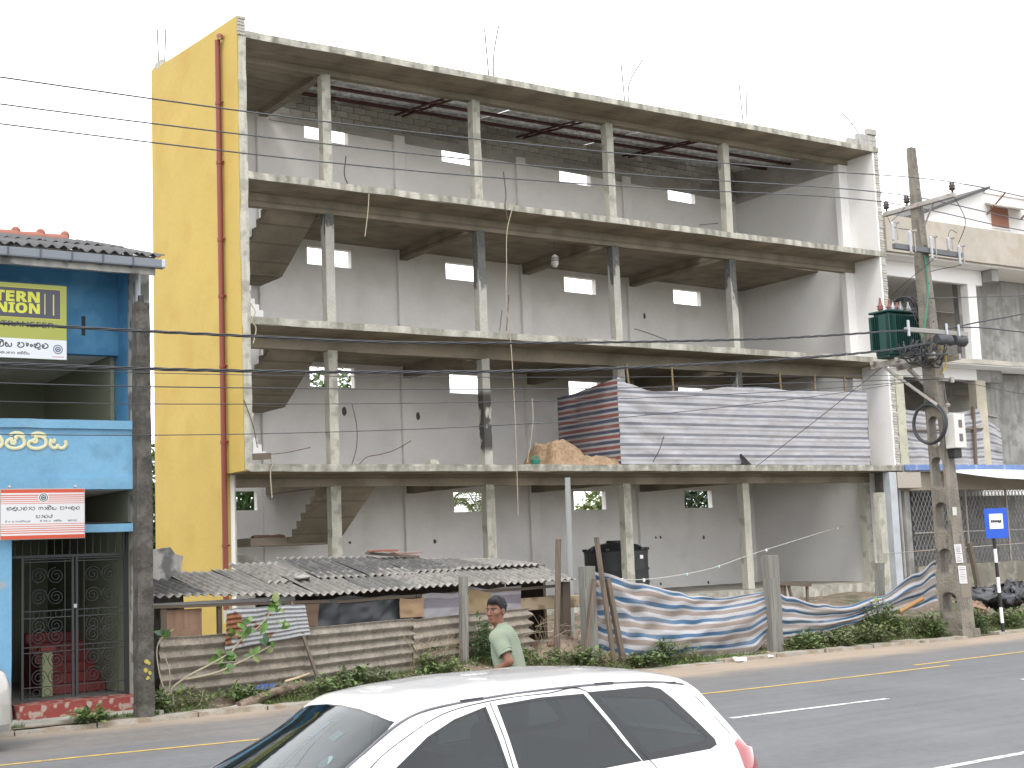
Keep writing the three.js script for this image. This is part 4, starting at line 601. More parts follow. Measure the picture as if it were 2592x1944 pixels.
  rod('long pale rope hanging past three floors near the second column', [[7.35, 10.9, .05], [7.12, 10.2, .06], [7.05, 9.2, .07], [7.0, 8.4, .07], [7.08, 7.4, .08], [7.12, 5.5, .08], [7.1, 3.1, .08]], .012, M.rope, 'rope', 'hanging_rope');
  rod('slack brown rope hanging from the booth line left of the sand heap', [[7.75, 6.0, -.05], [7.7, 5.5, .02], [7.6, 5.0, .05], [7.45, 4.4, .05]], .011, M.rope, 'rope', 'hanging_rope');
  rod('knotted rope tied round the left end of the second floor slab', [[.2, 7.9, .06], [.28, 7.7, .1], [.2, 7.5, .1], [.3, 7.35, .08], [.24, 7.0, .06]], .016, M.rope, 'rope', 'hanging_rope');
  rod('frayed rope hanging under the left end of the first floor slab', [[.55, 4.5, .04], [.65, 4.36, .05], [.6, 4.2, .05], [.62, 3.6, .05]], .014, M.rope, 'rope', 'hanging_rope');
  for (const [x, h, d, lab] of [[7.55, 1.75, .2, 'left of the middle'], [12.1, 1.65, .55, 'right of the middle'], [16.6, 1.75, .05, 'near the right end']]) { const g = []; g.push(tube([[x, 14.15, -1.1], [x - .06, 14.15 + h * .6, -1.1], [x - .1, 14.15 + h, -1.1]], .017, 8, 5), tube([[x + .12, 14.15, -1.1], [x + .15, 14.15 + h * .6, -1.1], [x + .15 + d, 14.15 + h * 1.1, -1.1]], .017, 8, 5)); solo('starter_bars', 'pair of thin starter bars rising from the roof ' + lab, 'steel bars', g, M.rebar); }
  solo('starter_bars', 'single thin bar leaning left above the block pile at the roof right end', 'steel bars', [tube([[21.1, 14.1, -.3], [20.6, 14.9, -.4], [20.1, 15.4, -.5]], .017, 8, 5)], M.rebar);
  solo('starter_bars', 'two thin bars rising from the back corner of the yellow wall', 'steel bars', [bar([.12, 14.8, -5.3], [.1, 16.0, -5.35], .024), bar([.15, 14.8, -5.0], [.18, 15.9, -4.95], .024)], M.rebar);
  solo('concrete_lump', 'small lump of broken concrete on the first floor slab edge', 'debris', [jitter(new THREE.BoxGeometry(.25, .13, .2, 3, 2, 2).translate(4.95, 4.4, -.3), .04, 9)], M.column);
  solo('dark_rag', 'small dark rag hanging on the first floor edge before the striped booth', 'rag', [jitter(sheet((s, t) => [14.65 + .35 * s * t, 4.66 - .3 * t, -.02 + .05 * s], 6, 6, .01), .04, 7)], mat([.03, .03, .03]));
  solo('loose_plank', 'short weathered plank lying at the left end of the first floor slab', 'plank', [bar([.2, 4.5, .03], [.62, 4.52, .03], .14, .05)], M.wood);
}

// ---------- neighbouring building on the right ----------
{
  const nb = thing('concrete_shop_building', 'half finished concrete building with beige parapet right of the power pole', 'building', [26, 0, -3]);
  M.beige = mtex(surf([.400, .360, .312], { size: 3.3, blotch: .14, grain: .06, seed: 501, stain: [.360, .288, .216], stainAt: .58, stainAmt: .5 }), { roughness: .9 });
  M.cement = mtex(surf([.288, .284, .268], { size: 3.1, blotch: .3, grain: .1, seed: 502, stain: [.160, .156, .144], stainAt: .56, stainAmt: .6, streak: .3 }), { roughness: .95 });
  const R = 34;
  part(nb, 'parapet', [rbox(21.25, R, 10.96, 12.1, -.16, 0, .006, .4)], M.beige);
  part(nb, 'roof_slab', [cbox(21.25, R, 10.9, 11.04, -7, -.165)], M.plasterW); part(nb, 'front_beam', [cbox(21.3, 26.75, 10.4, 10.9, -1.0, -.8, .01)], M.plasterW);
  part(nb, 'floor_slab', [rbox(21.25, R, 7.6, 7.75, -7, 0, .012, .5)], mtex(surf([.400, .368, .320], { size: 2, blotch: .3, seed: 503 }))); part(nb, 'slab_soffit', [cbox(21.3, R, 7.56, 7.598, -1.2, -.04)], M.plasterW); part(nb, 'front_beam', [cbox(21.3, 26.1, 7.2, 7.56, -1.0, -.8, .01)], M.plasterW); part(nb, 'front_beam', [cbox(26.105, 27.4, 7.16, 7.56, -1.02, -.8, .01)], M.cement);
  part(nb, 'floor_slab', [cbox(21.25, R, 4.15, 4.36, -7, -.02)], M.cement);
  part(nb, 'column', [cbox(25.98, 26.42, 7.75, 10.4, -1.1, -.8, .01)], M.plasterW); part(nb, 'column', [rbox(26.0, 26.5, 4.36, 7.2, -1.1, -.8, .005, .3)], mtex(surf([.46, .42, .33], { size: 2, seed: 504 })));
  part(nb, 'column', [rbox(21.35, 21.72, 4.36, 7.2, -.5, -.15, .006, .3)], mtex(surf([.44, .43, .34], { size: 1.5, seed: 505, stain: [.3, .3, .2] })));
  part(nb, 'partition_wall', [cbox(26.6, R, 7.76, 10.88, -1.9, -1.7)], M.cement); part(nb, 'partition_wall', [cbox(26.75, R, 4.37, 7.55, -1.5, -1.3)], M.cement); part(nb, 'beam_end', [cbox(26.76, 27.1, 10.5, 10.89, -.9, -.4)], M.cement);
  part(nb, 'back_wall', [cbox(21.2, R, .3, 10.9, -7.2, -7)], M.block); part(nb, 'left_wall', [cbox(21.16, 21.24, 0, 12, -7, -.17)], M.cement);
  part(nb, 'wall_pipe', [tube([[26.4, 4.4, -1.26], [26.65, 6.05, -1.26], [27.6, 6.08, -1.26]], .035, 14, 6)], M.beige);
  const cl = sheet((s, t) => { const x = lerp(21.75, 26.0, s), y = lerp(6.25 - .18 * Math.sin(Math.PI * s), 4.4, t); return [x, y + .02 * n3(x * 3, t * 4, 1), -.72 + .06 * n3(x * 2, t * 4, 2) + .02 * n3(x * 8, t * 9, 2)]; }, 60, 30, .003, 4.2, 1.8); part(nb, 'striped_screen', [cl], M.boothFront);
  part(nb, 'striped_screen', [sheet((s, t) => { const x = lerp(26.52, 27.3, s); return [x, lerp(5.95 - .3 * s, 4.4, t), -.95 + .06 * n3(x * 5, t * 4, 6)]; }, 16, 20, .003, .8, 1.5)], M.boothFront);
  part(nb, 'screen_rail', [bar([21.8, 5.45, -.66], [26.0, 5.6, -.66], .07, .07, 6)], M.wood); part(nb, 'screen_stud', [bar([25.5, 4.4, -.66], [25.6, 6.3, -.66], .1, .08)], M.wood);
  // ground floor
  part(nb, 'ground_beam', [cbox(21.2, R, 3.6, 4.15, -.7, -.4, .01)], M.beige); part(nb, 'sign_box', [cbox(20.95, 22.0, 3.66, 4.14, -.35, .02, .01)], M.beige);
  part(nb, 'side_column', [rbox(20.55, 20.85, .4, 4.14, -.2, .05, .004, .4)], mtex(surf([.400, .424, .448], { size: 2, seed: 506 })));
  part(nb, 'white_panel', [cbox(21.0, 21.55, 1.0, 3.6, -.5, -.42)], M.plasterW); part(nb, 'side_column', [cbox(21.56, 21.8, .5, 3.6, -.5, -.3)], M.cement);
  part(nb, 'low_wall', [rbox(21.8, R, .1, 1.3, -.35, -.15, .008, .4)], mtex(surf([.20, .185, .15], { size: 2, blotch: .35, seed: 507, stain: [.3, .28, .24] })));
  part(nb, 'inner_wall', [cbox(21.8, R, .3, 3.6, -5.2, -5.0)], M.cement);
  const gr = []; const x0 = 21.8, x1 = 29.5, y0 = 1.31, y1 = 3.58, sl = 1.75; for (let c = x0 - (y1 - y0) / sl; c < x1; c += .17) for (const s of [1, -1]) { let a = [c, y0], b = [c + (y1 - y0) / sl, y1]; if (s < 0) { a = [c, y1]; b = [c + (y1 - y0) / sl, y0]; } const cut = (p, q) => { if (p[0] < x0) { const t = (x0 - p[0]) / (q[0] - p[0]); return [x0, lerp(p[1], q[1], t)]; } return p; }, cut2 = (p, q) => { if (q[0] > x1) { const t = (x1 - p[0]) / (q[0] - p[0]); return [x1, lerp(p[1], q[1], t)]; } return q; }; const A = cut(a, b), B = cut2(a, b); if (B[0] > A[0] + .02) gr.push(bar([A[0], A[1], -.25 + s * .006], [B[0], B[1], -.25 + s * .006], .018, .012)); }
  part(nb, 'expanded_metal_grille', gr, mat([.2, .2, .2], { roughness: .6, metalness: .3 }), 'stuff'); part(nb, 'grille_bar', [bar([21.8, 2.3, -.22], [29.5, 2.3, -.22], .03), bar([24.3, 1.3, -.22], [24.3, 3.6, -.22], .045), bar([26.3, 1.3, -.22], [26.3, 3.6, -.22], .06)], M.galvDull);
  const aw = thing('shop_awning', 'white shop awning with blue edge strip right of the power pole', 'awning', [27, 3.6, .6]);
  part(aw, 'awning_sheet', [sheet((s, t) => [lerp(23.0, 33, s), lerp(4.2, lerp(3.95, 3.3, s), t) + .02 * n3(s * 9, t * 2, 1), lerp(.06, 1.3, t)], 30, 4, .006, 10, 1.3)], mat([.624, .640, .656], { roughness: .6 })); part(aw, 'blue_edge_strip', [cbox(21.3, 33, 4.19, 4.37, .0, .05)], mtex(surf([.128, .200, .400], { size: 1.4, blotch: .2, seed: 509, stain: [.320, .336, .400] })));
}
{ // white house standing farther back
  const h = thing('white_house', 'white house with sloping eave and brown shutter behind the beige parapet', 'house', [39, 0, -10]);
  part(h, 'wall', [wuv(extr([[32.6, .2], [46, .2], [46, 16.4], [36.9, 16.4], [36.7, 16.5], [32.6, 15.05]], 6).translate(0, 0, -14))], M.plasterW);
  part(h, 'upper_block', [cbox(36.85, 46, 16.41, 17.05, -12, -7.9)], M.plasterW); part(h, 'roof_slope', [wuv(extr([[32.1, 14.85], [36.8, 16.5], [36.8, 16.62], [32.1, 14.98]], 7).translate(0, 0, -14.6))], M.darkRoof);
  const w = part(h, 'window', [cbox(37.25, 38.4, 15.0, 15.88, -8.05, -7.98)], mat([.36, .17, .12])); part(w, 'sill', [cbox(37.2, 38.45, 14.95, 15.0, -8.05, -7.92)], M.plasterW);
  part(h, 'window_hood', [wuv(extr([[36.9, 0], [39.3, 0], [39.3, .06], [36.9, .06]], 1.2).rotateX(.35).translate(0, 15.95, -8.0))], M.beige); for (const x of [36.95, 39.2]) part(h, 'hood_strut', [bar([x, 15.5, -7.97], [x, 16.2, -7.0], .05)], mat([.160, .056, .040])); part(h, 'vent_pipe', [bar([38.5, 17.0, -8.5], [38.5, 17.5, -8.5], .06)], M.galv);
}
// ---------- power pole ----------
const PX = (y) => lerp(12.70, 12.19, y / 10.75), PW = (y) => lerp(.42, .16, y / 10.75), PZ = (y) => lerp(.58, .14, y / 10.75);
{
  const p = thing('power_pole', 'tall leaning concrete power pole with slotted base and crossarms', 'pole', [12.9, 0, 8.3]);
  const holes = [[.42, .98], [1.3, 1.92], [2.25, 2.92], [3.18, 3.9], [4.11, 4.79]].map(([a, b]) => { const r = []; const c = .5, w = .34; for (let k = 0; k <= 8; k++) { const t = Math.PI * k / 8; r.push([c + w * Math.cos(t), b - .12 + .12 * Math.sin(t)]); } for (let k = 0; k <= 8; k++) { const t = Math.PI + Math.PI * k / 8; r.push([c + w * Math.cos(t), a + .12 + .12 * Math.sin(t)]); } return r; });
  const out = [[0, -.2], [1, -.2]]; for (let y = .5; y < 10.8; y += .5) out.push([1, y]); out.push([1, 10.75], [0, 10.75]); for (let y = 10.5; y > 0; y -= .5) out.push([0, y]);
  const g = extr(out, 1, { holes }), q = g.attributes.position; for (let i = 0; i < q.count; i++) { const k = q.getZ(i), y = q.getY(i); let zz = q.getX(i); if (k > .5 && zz > .05 && zz < .95) zz -= .13; const j = .006; q.setXYZ(i, PX(y) + k * PW(y) + j * n3(y * 3, zz * 5, k), y, 8.6 - (1 - zz) * PZ(y) + j * n3(y * 4, zz, k * 3)); } g.computeVertexNormals();
  M.poleC = mtex(surf([.172, .156, .132], { size: 2.2, blotch: .35, grain: .18, seed: 510, stain: [.248, .220, .176], stainAt: .55, stainAmt: .6, streak: .35, sx: 8 }), { roughness: 1, bumpMap: bumpT(.5, 14, 52), bumpScale: .012 });
  part(p, 'shaft', [wuv(g)], M.poleC); part(p, 'base_block', [rbox(12.6, 13.2, -.1, .18, 7.95, 8.66, .02, .15, 5)], M.poleC);
  const dot = new THREE.CylinderGeometry(.014, .014, .01, 8).rotateX(Math.PI / 2); for (let y = 5.6; y < 10.6; y += .42) piece(p, 'bolt_hole', dot, M.black, [PX(y) + PW(y) * .5, y, 8.604]);
  const ca = part(p, 'upper_crossarm', [cbox(12.2, 12.3, 9.38, 9.48, 7.66, 9.62, .01), bar([12.25, 9.4, 9.05], [12.32, 8.85, 8.62], .035, .02)], M.galvDull);
  const ins = new THREE.LatheGeometry([[0, 0], [.02, 0], [.02, .06], [.05, .07], [.075, .1], [.05, .12], [.08, .16], [.05, .18], [.06, .22], [.03, .25], [0, .25]].map(([a, b]) => new THREE.Vector2(a, b)), 12), insM = mat([.035, .02, .02], { roughness: .25 });
  for (const [z, y] of [[7.74, 9.48], [8.32, 9.48], [9.56, 9.48]]) piece(ca, 'insulator', ins, insM, [12.25, y, z]);
  const fa = part(p, 'fuse_crossarm', [bar([11.3, 8.42, 8.68], [13.5, 8.4, 8.68], .11, .1)], mat([.11, .115, .12], { roughness: .6 }));
  const cut = mat([.38, .40, .43], { roughness: .35 }); for (const [x, y, h] of [[11.2, 8.5, .42], [11.74, 8.28, .5], [12.42, 8.2, .52], [13.35, 8.15, .45], [13.0, 8.45, .3]]) { piece(fa, 'fuse_cutout', new THREE.LatheGeometry([[0, 0], [.022, .01], [.034, .04], [.026, h * .25], [.036, h * .3], [.026, h * .5], [.036, h * .6], [.03, h - .08], [.042, h - .05], [.022, h], [0, h]].map(([a, b]) => new THREE.Vector2(a, b)), 12), cut, [x, y, 8.76]); part(fa, 'cutout_clip', [bar([x, y + h, 8.76], [x + .22, y + h + .02, 8.72], .03), bar([x + .2, y + h, 8.72], [x + .17, y + .05, 8.74], .025), new THREE.SphereGeometry(.035, 8, 6).translate(x + .24, y + h + .03, 8.72)], M.galvDull); }
  part(fa, 'jumper_lead', [tube([[12.25, 9.4, 9.6], [13.2, 9.0, 9.1], [13.35, 8.65, 8.76]], .008, 12, 4), tube([[12.25, 9.4, 7.74], [11.9, 9.0, 8.2], [11.74, 8.8, 8.76]], .008, 12, 4), tube([[11.2, 8.95, 8.76], [11.6, 9.15, 8.6], [12.2, 9.45, 8.3]], .008, 12, 4), tube([[13.0, 8.75, 8.76], [13.2, 8.95, 8.7], [13.4, 8.9, 8.7]], .008, 12, 4), tube([[12.42, 8.2, 8.8], [11.9, 7.7, 8.4], [12.0, 7.5, 7.9]], .008, 12, 4), tube([[13.35, 8.15, 8.8], [12.6, 7.95, 8.3], [12.3, 7.5, 7.9]], .008, 12, 4)], M.darkWire);
  const pf = part(p, 'platform_bracket', [...[12.02, 12.86].map((x) => bar([x, 6.03, 7.2], [x, 6.05, 8.95], .07, .13)), bar([11.9, 6.08, 7.3], [12.95, 6.08, 7.3], .08, .1), bar([11.9, 6.08, 8.0], [12.95, 6.08, 8.0], .08, .1)], M.galvDull);
  part(pf, 'strut', [bar([12.05, 5.95, 7.55], [12.4, 5.0, 8.62], .11, .06), bar([12.85, 5.95, 7.55], [12.75, 5.0, 8.62], .11, .06)], M.galvDull);
  const lv = part(p, 'lower_crossarm', [cbox(11.15, 13.15, 6.5, 6.6, 8.9, 8.99, .01)], mat([.26, .25, .235], { roughness: .7 })); for (const x of [11.17, 12.4, 12.8]) part(lv, 'arm_plate', [cbox(x - .02, x + .03, 6.4, 6.74, 8.99, 9.03, .005)], M.galv);
  for (const [x0, x1] of [[12.05, 12.5], [12.62, 12.98]]) part(lv, 'cable_clamp', [wuv(jitter(new THREE.CylinderGeometry(.1, .11, x1 - x0, 10, 4).rotateZ(Math.PI / 2).translate((x0 + x1) / 2, 6.38, 9.0), .03, 8))], M.cable);
  const tang = []; for (let i = 0; i < 46; i++) { const a = [rr(11.5, 12.6), rr(6.05, 6.5), rr(8.3, 9.02)], b = [rr(11.4, 12.7), rr(5.95, 6.45), rr(8.2, 9.02)]; tang.push(tube([a, [(a[0] + b[0]) / 2 + rr(-.2, .2), Math.min(a[1], b[1]) - rr(0, .25), (a[2] + b[2]) / 2], b], rr(.01, .022), 8, 4)); } part(lv, 'cable_tangle', tang, M.cable, 'stuff');
  part(p, 'earth_cable', [tube([[12.34, 8.3, 8.63], [12.36, 7.6, 8.64], [12.25, 6.9, 8.6], [12.2, 6.4, 8.5]], .02, 14, 5)], mat([.05, .22, .14])); part(p, 'yellow_cable', [tube([[12.6, 6.3, 8.65], [12.72, 6.1, 8.68], [12.7, 5.85, 8.66], [12.6, 5.7, 8.64]], .018, 12, 5)], mat([.55, .40, .05]));
  part(p, 'cable_shackle', [cbox(12.5, 12.85, 5.53, 5.6, 8.6, 8.72, .01), new THREE.CylinderGeometry(.05, .05, .12, 10).translate(12.78, 5.56, 8.75)], M.galvDull);
  part(p, 'drop_loop', [tube([[12.75, 5.5, 8.66], [12.6, 5.25, 8.66], [12.66, 5.05, 8.66], [12.8, 5.2, 8.66], [12.82, 5.45, 8.68]], .012, 16, 4)], M.darkWire);
  // painted letters and paper bills on the road face
  const tx = canvasTex(128, 512, (x, w, h) => { x.fillStyle = '#7d766a'; x.fillRect(0, 0, w, h); x.save(); x.translate(18, 20); x.rotate(Math.PI / 2); x.fillStyle = '#d9d5ca'; x.font = 'bold 58px sans-serif'; x.fillText('F1808 CB', 0, -4); x.font = 'bold 44px sans-serif'; x.fillText('C8  V.4', 10, -58 + 10); x.restore(); for (let i = 0; i < 500; i++) { x.fillStyle = 'rgba(125,118,106,' + (hash(i, 1, 2) * .8) + ')'; x.fillRect(hash(i, 3, 1) * w, hash(i, 4, 1) * h, 2 + hash(i, 5, 1) * 9, 2 + hash(i, 6, 1) * 7); } });
  part(p, 'painted_letters', [quad([12.72, .85, 8.612], [.3, 0, 0], [-.02, .72, 0])], mat([1, 1, 1], { map: tx, roughness: 1 }));
  const bill = (s) => canvasTex(128, 192, (x, w, h) => { x.fillStyle = '#c9c7c6'; x.fillRect(0, 0, w, h); x.fillStyle = '#77757a'; for (let i = 0; i < 9; i++) x.fillRect(14 + hash(i, s, 1) * 12, 16 + i * 19, 60 + hash(i, s, 3) * 40, 3 + hash(i, s, 5) * 7); });
  part(p, 'paper_bill', [quad([12.62, 1.6, 8.616], [.24, 0, 0], [-.03, .4, 0])], mat([1, 1, 1], { map: bill(1), roughness: .9 })); part(p, 'paper_bill', [quad([12.68, 1.16, 8.618], [.26, -.01, 0], [-.02, .38, 0])], mat([1, 1, 1], { map: bill(5), roughness: .9 })); part(p, 'number_plate', [quad([12.63, 2.62, 8.614], [.14, 0, 0], [0, .18, 0])], mat([.5, .5, .47]));
}
{
  const t = thing('pole_transformer', 'dark green finned transformer on the power pole platform', 'transformer', [12.25, 6.13, 7.7]); const gm = mat([.008, .05, .042], { roughness: .45 }), gd = mat([.006, .038, .032], { roughness: .5 });
  part(t, 'tank', [cbox(11.83, 12.72, 6.2, 7.14, 7.5, 7.94, .015)], gm); part(t, 'lid', [cbox(11.76, 12.8, 7.14, 7.19, 7.42, 8.02, .012)], gm); part(t, 'skid', [cbox(11.8, 12.75, 6.135, 6.2, 7.55, 7.9, .01)], gd);
  const fin = new THREE.BoxGeometry(.14, .78, .012), fin2 = new THREE.BoxGeometry(.012, .78, .14); for (let i = 0; i < 7; i++) { piece(t, 'cooling_fin', fin, gd, [11.76, 6.68, 7.52 + i * .065]); } for (let i = 0; i < 12; i++) piece(t, 'cooling_fin', fin2, gd, [11.9 + i * .068, 6.68, 8.0]);
  part(t, 'fin_cap', [cbox(11.68, 11.7, 6.3, 7.06, 7.49, 7.56, .004), cbox(11.68, 11.7, 6.3, 7.06, 7.76, 7.94, .004)], gm);
  const bu = new THREE.LatheGeometry([[0, 0], [.06, 0], [.05, .05], [.08, .07], [.05, .1], [.08, .13], [.045, .16], [.03, .22], [.02, .32], [0, .33]].map(([a, b]) => new THREE.Vector2(a, b)), 12), bm = mat([.17, .05, .035], { roughness: .3 }); for (const x of [11.95, 12.25, 12.5]) piece(t, 'bushing', bu, bm, [x, 7.19, 7.62]); for (const x of [12.1, 12.35, 12.6]) piece(t, 'bushing', bu, M.galv, [x, 7.19, 7.85], null, [.8, .7, .8]);
  const lead = []; for (let i = 0; i < 10; i++) lead.push(tube([[rr(12, 12.6), 7.4, 7.85], [rr(12.2, 12.6), 7.5, 8.0], [rr(12.3, 12.7), rr(7.1, 7.45), 8.15], [12.5, 6.6, 8.3]], .014, 10, 4)); part(t, 'lead_cable', lead, M.cable, 'stuff');
}
{
  const m = thing('meter_box', 'white metal meter box with two windows strapped to the power pole', 'meter box', [12.75, 4.0, 8.72]);
  part(m, 'case', [cbox(12.56, 12.92, 4.06, 4.8, 8.62, 8.9, .012)], mat([.576, .560, .528], { roughness: .5 })); for (const y of [4.2, 4.5]) part(m, 'window', [cbox(12.69, 12.81, y, y + .17, 8.895, 8.906, .004)], mat([.072, .056, .048], { roughness: .15 })); part(m, 'cable_gland', [cbox(12.62, 12.86, 3.86, 4.055, 8.63, 8.8, .01)], M.black);
  solo('cable_coil', 'coil of thick black cable hung on the left side of the power pole', 'cable coil', [new THREE.TorusGeometry(.44, .035, 8, 40).rotateY(Math.PI / 2).translate(12.4, 4.64, 8.38), new THREE.TorusGeometry(.42, .026, 8, 40).rotateY(Math.PI / 2).translate(12.34, 4.62, 8.39)], M.cable);
}
// ---------- wires ----------
{
  const poly = (pts) => new THREE.CatmullRomCurve3(pts.map((q) => V(...q)), false, 'centripetal');
  const wire = (label, pts, r, m, n = 60, grp) => solo('overhead_wire', label, 'wire', [new THREE.TubeGeometry(poly(pts), n, r, 5)], m, grp);
  const zed = (z, pts) => pts.map(([x, y]) => [x, y, z]); const al = mat([.07, .072, .08], { roughness: .5, metalness: .4 });
  wire('topmost bare wire running to the far end of the upper crossarm', zed(9.58, [[-30, 9.0], [-7.56, 8.87], [-1.34, 8.98], [7.12, 9.4], [12.2, 9.72], [16, 9.62], [40, 9.4]]), .0125, al); wire('second bare wire from the top running to the middle insulator', zed(8.32, [[-30, 9.0], [-7.23, 8.91], [-.58, 9.05], [4.38, 9.26], [12.2, 9.72], [16.4, 9.58], [40, 9.4]]), .0125, al); wire('third bare wire from the top running to the near insulator by the wall', zed(7.74, [[-30, 8.9], [-7.08, 8.8], [-.26, 8.93], [4.84, 9.21], [12.25, 9.7], [17.2, 9.52], [40, 9.3]]), .0125, al);
  const bundle = (label, pts, r) => { const c = poly(pts), L = c.getLength(), g = []; for (let k = 0; k < 3; k++) { const q = []; const n = Math.round(L * 6); for (let i = 0; i <= n; i++) { const p = c.getPointAt(i / n), a = i / n * L * 5.5 + k * 2.094; q.push(V(p.x, p.y + Math.sin(a) * r, p.z + Math.cos(a) * r)); } g.push(new THREE.TubeGeometry(new THREE.CatmullRomCurve3(q), n * 2, r * .85, 4)); } return solo('overhead_cable', label, 'cable', g, M.cable); };
  bundle('thick twisted black cable crossing the yellow money transfer sign', zed(8.98, [[-26, 5.9], [-7.37, 5.6], [-3.77, 5.61], [-1.04, 5.65], [6.62, 6.1], [11.2, 6.53]]), .014); bundle('thick twisted black cable running just below the money transfer sign', zed(8.98, [[-26, 5.3], [-7.37, 5.04], [-3.26, 5.09], [1.54, 5.29], [6.59, 5.67], [10.4, 6.06], [11.9, 6.3]]), .016);
  wire('thin wire close under the lower twisted cable', zed(8.6, [[-26, 5.2], [-7.29, 5.03], [-3.1, 5.08], [.92, 5.2], [12.3, 5.66]]), .006, M.cable); wire('dark wire under the twisted cables ending at the pole shackle', zed(8.75, [[-26, 5.0], [-7.33, 4.8], [-3.2, 4.86], [.8, 4.97], [3.94, 5.1], [8.4, 5.35], [12.6, 5.58]]), .009, M.cable); wire('second dark wire below the twisted cables across the blue balcony', zed(8.7, [[-26, 4.8], [-7.31, 4.55], [-3.18, 4.62], [.83, 4.76], [3.54, 4.89], [8.44, 5.21], [12.5, 5.58]]), .007, M.cable); wire('lowest wire crossing the painted letters of the blue parapet', zed(8.65, [[-26, 4.4], [-7.3, 4.1], [-4.13, 4.14], [-1.0, 4.26], [.85, 4.36], [3.55, 4.55], [8.48, 5.07], [12.5, 5.62]]), .007, M.cable);
  wire('cable rising to the right from the lower crossarm', zed(8.95, [[12.4, 6.62], [13.68, 6.87], [15.29, 7.16], [30, 10.5]]), .018, M.cable); wire('cable running level to the right from the lower crossarm', zed(8.95, [[12.4, 6.66], [13.67, 6.73], [15.23, 6.71], [35, 6.9]]), .016, M.cable); wire('thin wire leaving the pole shackle down to the right', zed(8.75, [[12.6, 5.58], [13.98, 5.44], [15.25, 5.32], [30, 4.9]]), .009, M.cable); wire('wire running right from the pole above the transformer level', zed(8.6, [[12.35, 7.36], [15.77, 7.66], [30, 9]]), .009, M.cable);
  wire('slanting stay wire from the pole platform to the first floor slab', [[12.02, 6.0, 7.55], [13.4, 5.3, 4.4], [15.15, 4.3, .05]], .008, M.cable, 12);
  const cl = thing('clothes_line', 'sagging string clothes line with pale pegs across the ground floor', 'clothes line', [10, 1.6, 3]); const pts = [[3.4, 1.72, 7.8], [6, 1.55, 6], [9.5, 1.62, 4], [13.5, 1.95, 1.6], [17, 2.35, .2], [20.88, 2.62, -2.2]]; part(cl, 'string', [new THREE.TubeGeometry(poly(pts), 60, .008, 4)], mat([.5, .5, .47]));
  for (const t of [.1, .17, .3, .42, .62, .95]) { const q = poly(pts).getPointAt(t); part(cl, 'peg', [cbox(q.x - .025, q.x + .03, q.y - .05, q.y + .02, q.z - .012, q.z + .012, .006).applyMatrix4(new THREE.Matrix4())], t > .25 && t < .5 ? mat([.35, .6, .6]) : M.white); }
}
{ // bus stop sign
  const b = thing('bus_stop_sign', 'blue bus stop sign on a black and white banded pole', 'sign', [14.06, .1, 8.55]);
  const bands = [[-.1, .24, 0], [.24, .58, 1], [.58, .9, 0], [.9, 1.24, 1], [1.24, 1.56, 0], [1.56, 1.86, 1], [1.86, 2.7, 0]]; const lean = (y) => 14.1 - .03 * y;
  for (const [a, c, w] of bands) part(b, w ? 'white_band' : 'black_band', [bar([lean(a), a, 8.55], [lean(c), c, 8.55], .075, .075, 12)], w ? M.white : M.black);
  const r = [.83, 0, .56], g0 = 14.06, z0 = 8.62, w = .5; const o = (k, y, d) => [g0 - r[0] * w * k + d * -.56, y, z0 - r[2] * w * k + d * .83];
  const pl = new THREE.BoxGeometry(w, .66, .025).rotateY(-.594).translate(g0, 2.42, z0); part(b, 'panel', [pl], mat([.010, .080, .496], { roughness: .35 }));
  const tx = canvasTex(256, 256, (x, W, H) => { x.fillStyle = '#e6e6e6'; x.fillRect(0, 0, W, H); x.fillStyle = '#15161a'; x.beginPath(); x.roundRect(26, 104, 200, 46, 14); x.fill(); x.fillStyle = '#dcdcdc'; for (let i = 0; i < 5; i++) x.fillRect(50 + i * 34, 116, 16, 9); x.fillStyle = '#15161a'; x.fillRect(170, 148, 40, 12); });
  part(b, 'pictogram', [quad(o(.3, 2.3, .02), [r[0] * w * .6, 0, r[2] * w * .6], [0, .33, 0])], mat([1, 1, 1], { map: tx, roughness: .5 }));
}
